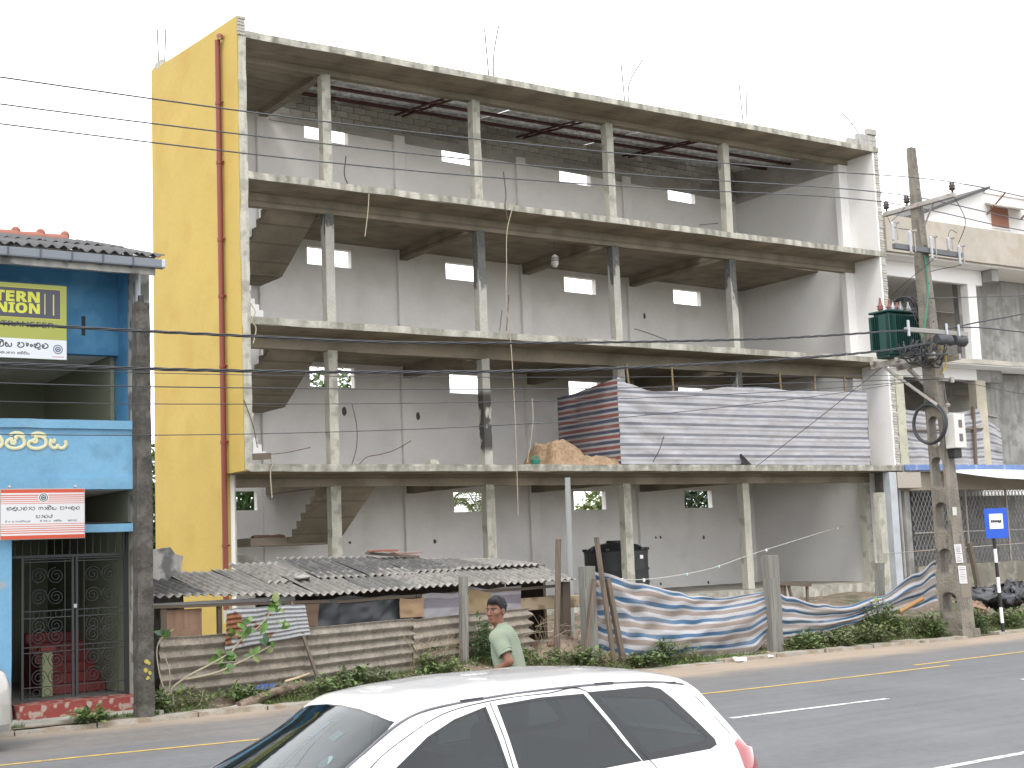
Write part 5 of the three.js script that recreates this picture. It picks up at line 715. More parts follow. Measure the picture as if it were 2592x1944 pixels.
{ // tank, frame, planks, bags
  const k = thing('water_tank', 'black plastic water tank standing on the ground floor', 'water tank', [12, .91, -2.4]); const bm = mat([.018, .02, .022], { roughness: .55 });
  part(k, 'body', [new THREE.LatheGeometry([[0, 0], [.86, 0], [.9, .06], [.88, .3], [.91, .34], [.88, .4], [.88, .66], [.91, .7], [.88, .76], [.88, 1.12], [.9, 1.16], [.88, 1.22], [.6, 1.38], [.3, 1.44], [0, 1.46]].map(([a, b]) => new THREE.Vector2(a, b)), 40).translate(12, .915, -2.4)], bm);
  for (let i = 0; i < 10; i++) { const a = i / 10 * 6.283; part(k, 'lifting_lug', [cbox(-.06, .06, 0, .08, -.04, .04, .01).translate(12 + .86 * Math.cos(a), 2.13, -2.4 + .86 * Math.sin(a))], bm); } part(k, 'lid', [new THREE.CylinderGeometry(.25, .27, .06, 24).translate(12, 2.39, -2.4)], bm); part(k, 'label', [cbox(-.06, .06, -.05, .05, 0, .004, .001).rotateY(.1).translate(12.2, 1.95, -1.53)], M.white);
  const fr = thing('wooden_trestle', 'rough wooden trestle frame behind the striped tarpaulin', 'trestle', [13.1, .55, 3]); part(fr, 'top_rail', [bar([12.3, 1.22, 3], [13.85, 1.1, 3.1], .09, .07, 0, .01)], M.wood); for (const [a, b] of [[12.45, 12.35], [13.15, 13.25], [13.8, 13.7]]) part(fr, 'leg', [bar([a, 1.16, 3.02], [b, .5, 3.1], .06, .06, 0, .008)], M.wood); part(fr, 'panel', [cbox(12.75, 13.1, .65, 1.2, 2.96, 3, .005)], M.wood);
  solo('cut_bamboo', 'orange brown cut bamboo pole lying on the weedy mound beside the power pole', 'bamboo', [wuv(bar([11.4, .62, 8.0], [12.3, .86, 7.9], .11, .1, 9, .01))], mat([.3, .17, .075]));
  const jb = (x, y, z, s, f) => jitter(jitter(new THREE.SphereGeometry(s, 34, 24).scale(1.5, .5, 1).translate(x, y, z), s * .35, f), s * .22, f * 3.1);
  const bmn = mat([.05, .05, .055], { roughness: .35 }); solo('black_sheet_heap', 'crumpled black plastic sheet heaped behind the bus stop sign', 'plastic sheet', [jb(15.3, .72, 7.0, .42, 5), jb(16.1, .68, 7.1, .4, 6), jb(16.9, .72, 6.9, .45, 5)], bmn); solo('sand_bag', 'torn pale orange bag lying between the power pole and the black plastic', 'bag', [jb(14.6, .5, 7.4, .26, 7)], mat([.25, .16, .11]));
  post('thin brown post leaning behind the bus stop sign', [16.0, .3, 6.6], [15.65, 2.0, 6.6], .1, M.wood); solo('fence_wire', 'single strand fence wire stretched across the right of the verge', 'wire', [tube([[16.7, 1.78, 3.1], [20, 1.85, 3.2], [26, 1.95, 3.4]], .012, 20, 4)], M.galvDull);
}

// ---------- cars ----------
const CZ = 21.5; // centre line of the white car
const carGeo = (() => {
  const yTop = pw([[-10.45, .5], [-10.4, .72], [-10.3, .82], [-9.9, .9], [-9.45, .985], [-9.05, 1.2], [-8.62, 1.425], [-8.3, 1.475], [-7.9, 1.5], [-7.2, 1.498], [-6.75, 1.472], [-6.5, 1.43], [-6.3, 1.2], [-6.1, .98], [-6.0, .85], [-5.96, .6]].sort((a, b) => a[0] - b[0]));
  const lin = (pts) => (x) => { if (x <= pts[0][0]) return pts[0][1]; for (let i = 1; i < pts.length; i++) if (x <= pts[i][0]) return lerp(pts[i - 1][1], pts[i][1], (x - pts[i - 1][0]) / (pts[i][0] - pts[i - 1][0])); return pts[pts.length - 1][1]; };
  const top = lin([[-10.45, .55], [-10.38, .74], [-10.25, .83], [-9.9, .9], [-9.5, .965], [-9.38, 1.0], [-8.66, 1.41], [-8.55, 1.445], [-8.3, 1.475], [-7.9, 1.497], [-7.2, 1.495], [-6.85, 1.47], [-6.66, 1.435], [-6.58, 1.38], [-6.32, 1.05], [-6.25, .97], [-6.17, .8], [-6.14, .5]]);
  const wid = lin([[-10.45, .55], [-10.38, .68], [-10.2, .78], [-9.8, .835], [-9, .85], [-7, .85], [-6.6, .83], [-6.34, .78], [-6.2, .68], [-6.14, .55]]);
  const cab = (x) => sm(-9.55, -8.75, x) * sm(-6.2, -6.66, x); // how far the section has a cabin
  function section(x, d) {
    const y1 = top(x) - d, w = wid(x) - d, yb = Math.min(.985, y1 - .03), c = cab(x), wr = lerp(w - .1, .575 - d * .5, c), dr = lerp(.03, .062, c) + .022 * sm(-9.5, -9.2, x) * sm(-8.5, -8.75, x), y0 = .24 + d;
    const p = [[0, y0], [w - .1, y0], [w - .02, y0 + .1], [w, Math.min(.6, yb - .1)], [w - .012, Math.min(.85, yb - .05)], [w - .045, yb], [lerp(w - .05, wr, .5) + .012 * c, lerp(yb, y1 - dr, .52)], [wr, y1 - dr], [wr - .06, y1 - dr * lerp(.42, .74, sm(-8.5, -8.8, x))], [wr * .6, y1 - dr * lerp(.12, .34, sm(-8.5, -8.8, x))], [0, y1]];
    return p;
  }
  function loft(xa, xb, d, n = 78) {
    const P = [], I = []; let S = 0; const xs = []; for (let i = 0; i <= n; i++) xs.push(lerp(xa, xb, i / n));
    for (const x of xs) { const h = section(x, d), half = []; h.forEach((q, k) => { half.push(q); if (k > 2 && k < h.length - 1) half.push([(q[0] + h[k + 1][0]) / 2 + (k > 6 ? .004 : .002), (q[1] + h[k + 1][1]) / 2 + (k > 6 ? .003 : 0)]); }); const ring = half.concat(half.slice(1, -1).reverse().map(([a, b]) => [-a, b])); S = ring.length; ring.forEach(([z, y]) => P.push(x, y, CZ + z)); }
    for (let i = 0; i < n; i++) for (let j = 0; j < S; j++) { const a = i * S + j, b = i * S + (j + 1) % S, c = a + S, e = b + S; I.push(a, c, b, b, c, e); }
    for (const [i, flip] of [[0, 0], [n, 1]]) { const cidx = P.length / 3; let cy = 0; for (let j = 0; j < S; j++) cy += P[(i * S + j) * 3 + 1]; P.push(xs[i], cy / S, CZ); for (let j = 0; j < S; j++) { const a = i * S + j, b = i * S + (j + 1) % S; if (flip) I.push(a, cidx, b); else I.push(a, b, cidx); } }
    const g = new THREE.BufferGeometry(); g.setAttribute('position', new THREE.Float32BufferAttribute(P, 3)); g.setIndex(I); g.computeVertexNormals();
    const v = g.attributes.position; let vol = 0; const ix = g.index; for (let k = 0; k < ix.count; k += 3) { const a = V().fromBufferAttribute(v, ix.getX(k)), b = V().fromBufferAttribute(v, ix.getX(k + 1)), c = V().fromBufferAttribute(v, ix.getX(k + 2)); vol += a.dot(b.cross(c)); }
    if (vol < 0) { const a = g.index.array; for (let k = 0; k < a.length; k += 3) { const t = a[k + 1]; a[k + 1] = a[k + 2]; a[k + 2] = t; } g.computeVertexNormals(); }
    g.setAttribute('uv', new THREE.BufferAttribute(new Float32Array(v.count * 2), 2)); return g;
  }
  const ev = new Evaluator(); ev.useGroups = false; ev.attributes = ['position', 'normal', 'uv'];
  const B = (g) => { if (!g.attributes.uv) g.setAttribute('uv', new THREE.BufferAttribute(new Float32Array(g.attributes.position.count * 2), 2)); const b = new Brush(g); b.updateMatrixWorld(); return b; };
  const outer = B(loft(-10.45, -6.14, 0)), inner = B(loft(-9.3, -6.31, .035, 56)), glassIn = B(loft(-9.36, -6.2, .011, 60));
  const prism = (pts, z0 = CZ - 1, z1 = CZ + 1, holes) => B(extr(pts, z1 - z0, { holes }).translate(0, 0, z0));
  const grow = (pts, d) => { const cx = pts.reduce((a, p) => a + p[0], 0) / pts.length, cy = pts.reduce((a, p) => a + p[1], 0) / pts.length; return pts.map(([x, y]) => { const l = Math.hypot(x - cx, y - cy); return [x + (x - cx) / l * d, y + (y - cy) / l * d]; }); };
  const win = { front: [[-9.0, .985], [-8.84, 1.075], [-8.7, 1.155], [-8.52, 1.255], [-8.34, 1.33], [-8.13, 1.377], [-8.1, 1.0]], rear: [[-8.02, .995], [-8.035, 1.38], [-7.75, 1.388], [-7.47, 1.385], [-7.31, 1.12], [-7.23, 1.02]], quarter: [[-7.2, 1.02], [-7.42, 1.395], [-6.98, 1.382], [-6.9, 1.36], [-6.84, 1.3], [-6.64, 1.075], [-6.64, 1.045], [-6.7, 1.03]] };
  const wsPoly = [[-.67, .92], [-.55, 1.352], [-.4, 1.376], [-.2, 1.395], [0, 1.402], [.2, 1.395], [.4, 1.376], [.55, 1.352], [.67, .92], [.4, .955], [0, .985], [-.4, .955]], frontPrism = (pts, x0, x1, holes) => B(extr(pts, x1 - x0, { holes }).rotateY(Math.PI / 2).scale(1, 1, -1).translate(x0, 0, CZ));
  const flipFix = (b) => { const g = b.geometry, a = g.attributes; for (const k of ['position', 'normal', 'uv']) { const at = a[k], s = at.itemSize; for (let i = 0; i < at.count; i += 3) for (let q = 0; q < s; q++) { const t = at.array[(i + 1) * s + q]; at.array[(i + 1) * s + q] = at.array[(i + 2) * s + q]; at.array[(i + 2) * s + q] = t; } } g.computeVertexNormals(); return b; };
  const ws = flipFix(frontPrism(wsPoly, -9.6, -8.5)), rw = flipFix(frontPrism([[-.56, 1.03], [-.5, 1.36], [.5, 1.36], [.56, 1.03]], -6.72, -6.0));
  let body = ev.evaluate(outer, inner, SUBTRACTION), sh0 = ev.evaluate(outer, glassIn, SUBTRACTION); const out = { glass: {}, seal: {} };
  for (const k of Object.keys(win)) { const e = grow(win[k], .014); body = ev.evaluate(body, prism(e), SUBTRACTION); const inP = k === 'quarter' ? grow(win[k], -.055) : win[k]; out.glass[k] = ev.evaluate(sh0, prism(inP), INTERSECTION).geometry; out.seal[k] = ev.evaluate(sh0, prism(e, CZ - 1, CZ + 1, [inP.map(([x, y]) => [x, y]).reverse()]), INTERSECTION).geometry; }
  body = ev.evaluate(body, ws, SUBTRACTION); out.glass.windscreen = ev.evaluate(sh0, ws, INTERSECTION).geometry; body = ev.evaluate(body, rw, SUBTRACTION); out.glass.rear_screen = ev.evaluate(sh0, rw, INTERSECTION).geometry;
  const tl = [[-6.47, 1.03], [-6.4, 1.05], [-6.2, 1.02], [-6.0, .8], [-6.0, .58], [-6.32, .58], [-6.42, .8]]; out.lamp = [];
  for (const s of [1, -1]) { const z = s > 0 ? [CZ + .5, CZ + 1] : [CZ - 1, CZ - .5], pr = prism(tl, ...z); out.lamp.push(ev.evaluate(sh0, pr, INTERSECTION).geometry); body = ev.evaluate(body, pr, SUBTRACTION); }
  for (const x of [-9.55, -6.95]) body = ev.evaluate(body, B(new THREE.CylinderGeometry(.34, .34, 3, 28).rotateX(Math.PI / 2).translate(x, .31, CZ)), SUBTRACTION);
  out.body = toCreasedNormals(clean(body.geometry), .45); out.rail = [1, -1].map((s) => [-9.34, -9.1, -8.85, -8.66, -8.5, -8.2, -7.8, -7.3, -6.95, -6.78, -6.7].map((x) => { const q = section(x, 0)[7]; return [x, q[1] + .0, CZ + s * (q[0] - .002)]; }));
  out.side = (x, y) => { const p = section(x, 0); for (let k = 3; k < 10; k++) if (y >= p[k][1] && y <= p[k + 1][1]) return CZ + lerp(p[k][0], p[k + 1][0], (y - p[k][1]) / (p[k + 1][1] - p[k][1])); return CZ + .85; };
  return out;
})();
M.glass = phys([.46, .51, .53], { transmission: 1, thickness: 0, roughness: .02, ior: 1.5 });
function makeCar(name, label, cat, paint, dx, dz, full) {
  const c = thing(name, label, cat, [-8.2 + dx, 0, CZ + dz]), T = (g) => g.clone().translate(dx, 0, dz);
  const bd = part(c, 'body', [T(carGeo.body)], paint); const rub = mat([.04, .04, .045], { roughness: .6 }), trim = mat([.012, .012, .014], { roughness: .4 });
  for (const k of Object.keys(carGeo.glass)) part(c, k.includes('screen') ? k : 'side_window', [T(toCreasedNormals(clean(carGeo.glass[k]), .4))], M.glass);
  for (const k of Object.keys(carGeo.seal)) part(bd, 'window_seal', [T(clean(carGeo.seal[k]))], trim);
  carGeo.lamp.forEach((g) => part(c, 'tail_lamp', [T(clean(g))], phys(full ? [.27, .006, .01] : [.4, .38, .36], { roughness: .15, clearcoat: 1, clearcoatRoughness: .05 })));
  carGeo.rail.forEach((pts) => { const r = part(c, 'roof_strip', [T(tube(pts, .008, 70, 6))], mat([.12, .115, .13], { roughness: .5 })); if (full) for (const i of [5, 7, 9]) part(r, 'rack_pad', [T(bar([pts[i][0] - .06, pts[i][1] + .003, pts[i][2]], [pts[i + (i < 11 ? 1 : 0)][0] * .2 + pts[i][0] * .8, pts[i + 1][1] * .2 + pts[i][1] * .8 + .003, pts[i][2]], .016, .014))], rub); });
  const seam = (pts, r = .0035) => part(bd, 'panel_gap', [T(tube(pts.map(([x, y]) => [x, y, carGeo.side(x, y)]), r, 50, 5))], trim);
  seam([[-8.06, .4], [-8.065, .9], [-8.07, 1.2], [-8.085, 1.4]]); seam([[-9.0, 1.06], [-8.8, 1.185], [-8.6, 1.29], [-8.38, 1.37], [-8.085, 1.408], [-7.7, 1.416], [-7.45, 1.414], [-7.2, 1.06], [-7.12, .95], [-7.05, .7]]); seam([[-6.76, 1.41], [-6.64, 1.3], [-6.47, 1.08]]);
  for (const z of [CZ + .78, CZ - .78]) for (const x of [-9.55, -6.95]) { const w = part(c, 'wheel', [T(new THREE.TorusGeometry(.235, .075, 10, 28).scale(1, 1, 1.15).translate(x, .31, z))], mat([.02, .02, .02])); part(w, 'rim', [T(new THREE.CylinderGeometry(.18, .18, .12, 20).rotateX(Math.PI / 2).translate(x, .31, z))], mat([.4, .4, .42], { metalness: .6, roughness: .4 })); }
  if (!full) return c;
  const seatM = mat([.10, .10, .105], { roughness: .9 }), dark = mat([.03, .03, .032], { roughness: .8 });
  part(c, 'cabin_floor', [cbox(-9.3, -6.2, .3, .36, CZ - .7, CZ + .7)], dark); part(c, 'dashboard', [cbox(-9.42, -8.95, .75, .96, CZ - .7, CZ + .7, .05)], dark);
  for (const [x, z] of [[-8.35, .36], [-8.35, -.36]]) { const s = part(c, 'seat', [wuv(jitter(new THREE.BoxGeometry(.5, .16, .5, 4, 2, 4).translate(x, .48, CZ + z), .02)), bar([x + .24, .5, CZ + z], [x + .38, 1.05, CZ + z], .46, .13).rotateY(0)], seatM); part(s, 'headrest', [cbox(x + .34, x + .44, 1.08, 1.26, CZ + z - .13, CZ + z + .13, .03)], seatM); }
  part(c, 'rear_bench', [cbox(-7.6, -7.1, .4, .56, CZ - .62, CZ + .62, .05), bar([-7.15, .5, CZ], [-7.0, 1.02, CZ], .12, 1.2)], seatM);
  part(c, 'steering_wheel', [new THREE.TorusGeometry(.18, .016, 8, 24).rotateY(Math.PI / 2).rotateZ(.4).translate(-8.8, .95, CZ + .36)], dark);
  part(c, 'mirror', [cbox(-8.78, -8.73, 1.26, 1.33, CZ - .12, CZ + .12, .02)], dark);
  const W = (s, t) => { const x = lerp(-9.38, -8.66, t) + .0, y = lerp(1.0, 1.41, t); return [x - .006, y - .016 - .2 * s * s, CZ + s]; };
  const st = (s0, s1, t0, t1) => { const a = W(s0, t0), b = W(s1, t0), d = W(s0, t1); return quad(a, [b[0] - a[0], b[1] - a[1], b[2] - a[2]], [d[0] - a[0], d[1] - a[1], d[2] - a[2]]); };
  const tx = canvasTex(128, 128, (x, w, h) => { x.fillStyle = '#b8dbe0'; x.fillRect(0, 0, w, h); x.strokeStyle = '#6d9aa6'; x.lineWidth = 8; x.strokeRect(8, 8, w - 16, h - 16); for (let i = 0; i < 5; i++) { x.fillStyle = '#86b3bd'; x.fillRect(22, 26 + i * 17, 40 + hash(i, 2, 2) * 40, 8); } });
  part(c, 'windscreen_sticker', [st(.0, .08, .66, .86)], mat([.36, .36, .36], { map: tx, side: THREE.DoubleSide })); part(c, 'windscreen_sticker', [st(.22, .3, .7, .8)], mat([.36, .36, .36], { map: tx, side: THREE.DoubleSide }));
  part(c, 'windscreen_sticker', [new THREE.CircleGeometry(.045, 20).rotateY(-Math.PI / 2).rotateZ(-.95).translate(...W(.42, .55))], mat([.5, .68, .62], { side: THREE.DoubleSide }));
  return c;
}
const white = phys([.62, .62, .63], { roughness: .35, clearcoat: 1, clearcoatRoughness: .06 }), silver = phys([.46, .46, .42], { roughness: .35, metalness: .5, clearcoat: 1, clearcoatRoughness: .08 });
makeCar('station_wagon', 'white station wagon passing in the foreground with dark windows', 'car', white, 0, 0, true);
makeCar('parked_car', 'silver car cut off by the left edge before the blue shop', 'car', silver, -1.37, -11.9, false);

// ---------- the passer-by ----------
{
  const at = [-5.03, 0, 17.61], Rv = V(.8276, 0, .5612), Fv = V(.5612, 0, -.8276);
  const fwd = Rv.clone().multiplyScalar(-.95).addScaledVector(Fv, .3).normalize(), lef = V(0, 1, 0).cross(fwd), face = Rv.clone().multiplyScalar(-.6).addScaledVector(Fv, -.8).normalize(), fl = V(0, 1, 0).cross(face);
  const L2W = (a, b, c) => V(at[0] + lef.x * a + fwd.x * c, b, at[2] + lef.z * a + fwd.z * c);
  const capsule = (p, a, b, ra, rb) => { const ab = b.clone().sub(a), t = clamp(p.clone().sub(a).dot(ab) / ab.lengthSq()); return p.distanceTo(a.clone().addScaledVector(ab, t)) - lerp(ra, rb, t); };
  const smin = (a, b, k) => { const h = clamp(.5 + .5 * (b - a) / k); return lerp(b, a, h) - k * h * (1 - h); };
  function mc(sdf, c, h, N) { // mesh the zero set of sdf in a cube
    const m = new MarchingCubes(N, new THREE.MeshBasicMaterial(), false, false, 260000); m.isolation = 0; const p = V();
    for (let k = 0; k < N; k++) for (let j = 0; j < N; j++) for (let i = 0; i < N; i++) { p.set(c.x + h * (i - N / 2) / (N / 2), c.y + h * (j - N / 2) / (N / 2), c.z + h * (k - N / 2) / (N / 2)); m.field[i + j * N + k * N * N] = -sdf(p); }
    m.update(); const n = m.count, g = new THREE.BufferGeometry(), P = new Float32Array(n * 3); for (let i = 0; i < n; i++) { P[i * 3] = m.positionArray[i * 3] * h + c.x; P[i * 3 + 1] = m.positionArray[i * 3 + 1] * h + c.y; P[i * 3 + 2] = m.positionArray[i * 3 + 2] * h + c.z; }
    g.setAttribute('position', new THREE.BufferAttribute(P, 3)); const w = mergeVertices(g, 1e-5); w.computeVertexNormals(); return w.toNonIndexed();
  }
  // joints: left, up, forward
  const J = { hipL: L2W(.09, .92, -.1), hipR: L2W(-.09, .92, -.1), knL: L2W(.1, .5, .02), knR: L2W(-.1, .5, -.1), anL: L2W(.1, .09, .12), anR: L2W(-.1, .1, -.34), toL: L2W(.11, .03, .26), toR: L2W(-.1, .03, -.2), pel: L2W(0, .98, -.1), wai: L2W(0, 1.1, -.08), che: L2W(0, 1.3, -.02), nkb: L2W(0, 1.47, .02), shL: L2W(.185, 1.435, -.01), shR: L2W(-.185, 1.435, .02), elL: L2W(.245, 1.225, -.13), elR: L2W(-.25, 1.2, .08), wrL: L2W(.23, 1.09, .1), wrR: L2W(-.2, 1.0, .22) };
  const hc = L2W(0, 1.665, .06); J.nkt = L2W(0, 1.57, .045);
  const torso = (p) => { let d = 1e9; const e = (c, rx, ry, rz) => { const q = p.clone().sub(c), a = q.dot(lef), f = q.dot(fwd); const k = Math.hypot(a / rx, q.y / ry, f / rz); return (k - 1) * Math.min(rx, ry, rz); }; d = smin(e(J.che, .155, .2, .115), e(J.wai, .145, .19, .105), .08); d = smin(d, e(J.pel, .16, .13, .12), .08); d = smin(d, capsule(p, J.shL, J.shR, .062, .062), .07); return d; };
  const arms = (p, r = 0) => Math.min(capsule(p, J.shL, J.elL, .053 + r, .042 + r), capsule(p, J.shR, J.elR, .053 + r, .042 + r));
  const body = (p) => { let d = torso(p) ; d = smin(d, arms(p), .03); d = smin(d, capsule(p, J.elL, J.wrL, .043, .029), .02); d = smin(d, capsule(p, J.elR, J.wrR, .043, .029), .02); d = smin(d, capsule(p, J.nkb, J.nkt, .056, .05), .04); for (const s of ['L', 'R']) { d = smin(d, capsule(p, J['hip' + s], J['kn' + s], .085, .055), .04); d = smin(d, capsule(p, J['kn' + s], J['an' + s], .055, .035), .02); d = smin(d, capsule(p, J['an' + s], J['to' + s], .036, .028), .03); } return d + .006; };
  const gB = mc(body, V(at[0], .86, at[2]), .9, 120);
  // hands: palm and five fingers each
  const hand = (w, el, s) => { const dir = w.clone().sub(el).normalize(), side = lef.clone().multiplyScalar(s), nrm = dir.clone().cross(side).normalize(); const P0 = w.clone().addScaledVector(dir, .045); const fin = []; [-.03, -.01, .01, .03].forEach((o, i) => { const b = w.clone().addScaledVector(dir, .085).addScaledVector(nrm, o), l = [.06, .075, .07, .052][i]; const m = b.clone().addScaledVector(dir, l * .55).addScaledVector(side, -.008), t = m.clone().addScaledVector(dir, l * .35).addScaledVector(side, -.028); fin.push([b, m, t]); }); const tb = w.clone().addScaledVector(dir, .035).addScaledVector(nrm, -.035), tm = tb.clone().addScaledVector(dir, .03).addScaledVector(nrm, -.022), tt = tm.clone().addScaledVector(dir, .03).addScaledVector(side, -.015); fin.push([tb, tm, tt]); return mc((p) => { let d = smin(capsule(p, w, P0, .026, .03), capsule(p, P0.clone().addScaledVector(nrm, -.02), w.clone().addScaledVector(dir, .085), .02, .024), .02); for (const [a, b, c] of fin) d = smin(d, Math.min(capsule(p, a, b, .0095, .0088), capsule(p, b, c, .0088, .0075)), .007); return d; }, w.clone().addScaledVector(dir, .07), .13, 60); };
  // head with face
  const H = (p) => { const q = p.clone().sub(hc); return [q.dot(fl), q.y, q.dot(face)]; };
  const ell = (x, y, z, cx, cy, cz, rx, ry, rz) => (Math.hypot((x - cx) / rx, (y - cy) / ry, (z - cz) / rz) - 1) * Math.min(rx, ry, rz);
  const head = (p) => { const [x, y, z] = H(p), ax = Math.abs(x); let d = ell(x, y, z, 0, .03, -.012, .075, .092, .096); d = smin(d, ell(x, y, z, 0, -.035, .03, .058, .075, .06), .03); d = smin(d, ell(x, y, z, 0, -.088, .058, .03, .022, .025), .025); d = smin(d, ell(ax, y, z, .042, -.012, .055, .024, .02, .022), .025); d = smin(d, ell(x, y, z, 0, .034, .082, .05, .011, .012), .016); d = Math.max(d, -ell(ax, y, z, .031, .012, .1, .019, .012, .014)); d = smin(d, ell(ax, y, z, .031, .012, .074, .0125, .0105, .0115), .004); d = smin(d, capsule(V(x, y, z), V(0, .016, .088), V(0, -.022, .112), .007, .012), .012); d = smin(d, ell(ax, y, z, .013, -.026, .1, .009, .007, .009), .006); d = smin(d, ell(x, y, z, 0, -.051, .087, .023, .0065, .012), .006); d = smin(d, ell(x, y, z, 0, -.064, .086, .02, .008, .011), .006); d = Math.max(d, -ell(x, y, z, 0, -.0575, .1, .024, .0016, .016)); d = smin(d, ell(ax, y, z, .079, -.002, -.008, .012, .032, .02), .006); d = Math.max(d, -ell(ax, y, z, .09, .0, 0, .008, .018, .01)); const nb = L2W(0, 1.5, .03); d = smin(d, capsule(p, nb, J.nkt.clone().add(V(0, .03, 0)), .054, .05), .03); return d; };
  const gH = mc(head, hc.clone().add(V(0, -.03, 0)), .17, 104);
  const skin = [.165, .07, .041]; const color = (g, fn) => { const p = g.attributes.position, c = new Float32Array(p.count * 3); for (let i = 0; i < p.count; i++) c.set(fn(V().fromBufferAttribute(p, i)), i * 3); g.setAttribute('color', new THREE.BufferAttribute(c, 3)); g.setAttribute('uv', new THREE.BufferAttribute(new Float32Array(p.count * 2), 2)); return g; };
  const base0 = (p) => mul(skin, .93 + .14 * vn(p.x * 40, p.y * 40, p.z * 40));
  color(gH, (p) => { const [x, y, z] = H(p), ax = Math.abs(x); let c = base0(p); if (z > .05) { const ey = Math.hypot((ax - .031) / .0125, (y - .012) / .0062); if (ey < 1) c = Math.hypot(ax - .031, y - .012) < .0085 ? [.012, .008, .006] : [.22, .19, .17]; if (Math.abs(y - (.034 + .12 * (ax - .03) * (ax < .045 ? .3 : -1))) < .0055 && ax > .012 && ax < .054) c = [.02, .014, .012]; if (Math.hypot(x / .025, (y + .0575) / .014) < 1) c = [.19, .062, .05]; } return c; });
  const hands = [hand(J.wrL, J.elL, 1), hand(J.wrR, J.elR, -1)];
  [gB, ...hands].forEach((g) => color(g, base0));
  const per = thing('person', 'person in a pale green polo shirt walking and looking towards the camera', 'person', at);
  part(per, 'body', [gB, gH, ...hands], mat([1, 1, 1], { vertexColors: true, roughness: .6 }));
  const hem = 1.0; const shirt = (p) => { let d = torso(p) - .016; d = smin(d, arms(p, .024), .018); const q = p.clone().sub(J.elL), sl = Math.min(p.distanceTo(J.elL), p.distanceTo(J.elR)); const f = .006 * n3(p.x * 9, p.y * 5, p.z * 9) + .004 * n3(p.x * 22, p.y * 9, p.z * 22); d += f; d = Math.max(d, -(sl - .1)); d = Math.max(d, hem - .06 - p.y); const nk = capsule(p, J.nkb.clone().add(V(0, -.02, 0)), J.nkt, .068, .064); d = smin(d, Math.max(Math.abs(capsule(p, J.nkb.clone().add(V(0, .0, 0)), L2W(0, 1.6, .03), .068, .064)) - .005, p.y - 1.555 - .18 * (-(p.clone().sub(J.nkb).dot(fwd))) , 1.46 - p.y), .018); return Math.max(d, -nk + .001); };
  const fabric = surf([.20, .235, .175], { size: .5, blotch: .1, grain: .08, seed: 601 }); part(per, 'shirt', [wuv(mc(shirt, V(at[0], 1.27, at[2]), .42, 118))], mtex(fabric, { roughness: .95 }));
  for (const s of ['L', 'R']) part(per, 'sleeve_cuff', [(() => { const d = J['el' + s].clone().sub(J['sh' + s]).normalize(), c = J['el' + s].clone().addScaledVector(d, -.108), g = new THREE.TorusGeometry(.0715, .004, 6, 28); g.applyQuaternion(new THREE.Quaternion().setFromUnitVectors(V(0, 0, 1), d)); return g.translate(c.x, c.y, c.z); })()], mat([.160, .216, .152]));
  const hair = (p) => { const [x, y, z] = H(p); let d = ell(x, y, z, 0, .046, -.016, .086, .102, .102) + .005 * n3(p.x * 60, p.y * 60, p.z * 60) + .003 * n3(p.x * 130, p.y * 130, p.z * 130); const line = lerp(-.055, .078, sm(-.05, .075, z)) + (Math.abs(x) > .05 && z > -.03 && z < .05 ? .0 : 0) + .006 * n3(x * 90, z * 90, 2); d = Math.max(d, line - y); d = smin(d, ell(x, y, z, .02, .1, .07, .05, .03, .035), .03); const ear = Math.hypot((Math.abs(x) - .085) / .03, (y + .0) / .036, (z + .005) / .03) - 1; return Math.max(d, -ear * .03); };
  part(per, 'hair', [wuv(mc(hair, hc.clone().add(V(0, .04, 0)), .15, 92))], mat([.004, .004, .005], { roughness: .8 }));
  const trous = (p) => { let d = 1e9; for (const s of ['L', 'R']) { d = smin(d, capsule(p, J['hip' + s], J['kn' + s], .1, .078), .03); d = smin(d, capsule(p, J['kn' + s], J['an' + s], .078, .066), .02); } d = smin(d, capsule(p, J.pel.clone().add(V(0, -.05, 0)), J.pel, .13, .135), .05); return Math.max(d + .006 * n3(p.x * 12, p.y * 7, p.z * 12), p.y - 1.0, .1 - p.y); };
  part(per, 'trousers', [wuv(mc(trous, V(at[0], .56, at[2]), .56, 84))], mat([.05, .05, .06], { roughness: .95 }));
  for (const s of ['L', 'R']) part(per, 'shoe', [wuv(mc((p) => Math.max(capsule(p, J['an' + s].clone().add(V(0, -.03, 0)), J['to' + s], .05, .045), .006 - p.y), J['to' + s].clone().lerp(J['an' + s], .5), .17, 36))], mat([.03, .025, .02]));
}

// ---------- plants ----------
const leafMat = (o = {}) => phys([1, 1, 1], { vertexColors: true, roughness: .65, side: THREE.DoubleSide, transmission: .25, thickness: 0, ...o });
M.leaf = leafMat();
// bundle of leaf-shaped faces: list of {p, d (direction), n (up), l, w, c}
function leaves(list) {
  const P = [], C = [], N = [], nn = V();
  for (const { p, d, n, l, w, c } of list) {
    const s = d.clone().cross(n).normalize(), u = s.clone().cross(d).normalize(), b = p.clone().addScaledVector(d, l * .45), e = p.clone().addScaledVector(d, l).addScaledVector(u, -l * .22);
    const L = b.clone().addScaledVector(s, w * .5).addScaledVector(u, l * .06), R = b.clone().addScaledVector(s, -w * .5).addScaledVector(u, l * .06);
    for (const t of [[p, R, b], [p, b, L], [b, R, e], [b, e, L]]) { nn.copy(t[1]).sub(t[0]).cross(t[2].clone().sub(t[0])).normalize(); for (const q of t) { P.push(q.x, q.y, q.z); C.push(...c); N.push(nn.x, nn.y, nn.z); } }
  }
  const g = new THREE.BufferGeometry(); g.setAttribute('position', new THREE.Float32BufferAttribute(P, 3)); g.setAttribute('normal', new THREE.Float32BufferAttribute(N, 3)); g.setAttribute('color', new THREE.Float32BufferAttribute(C, 3)); g.setAttribute('uv', new THREE.BufferAttribute(new Float32Array(P.length / 3 * 2), 2)); return g;
}
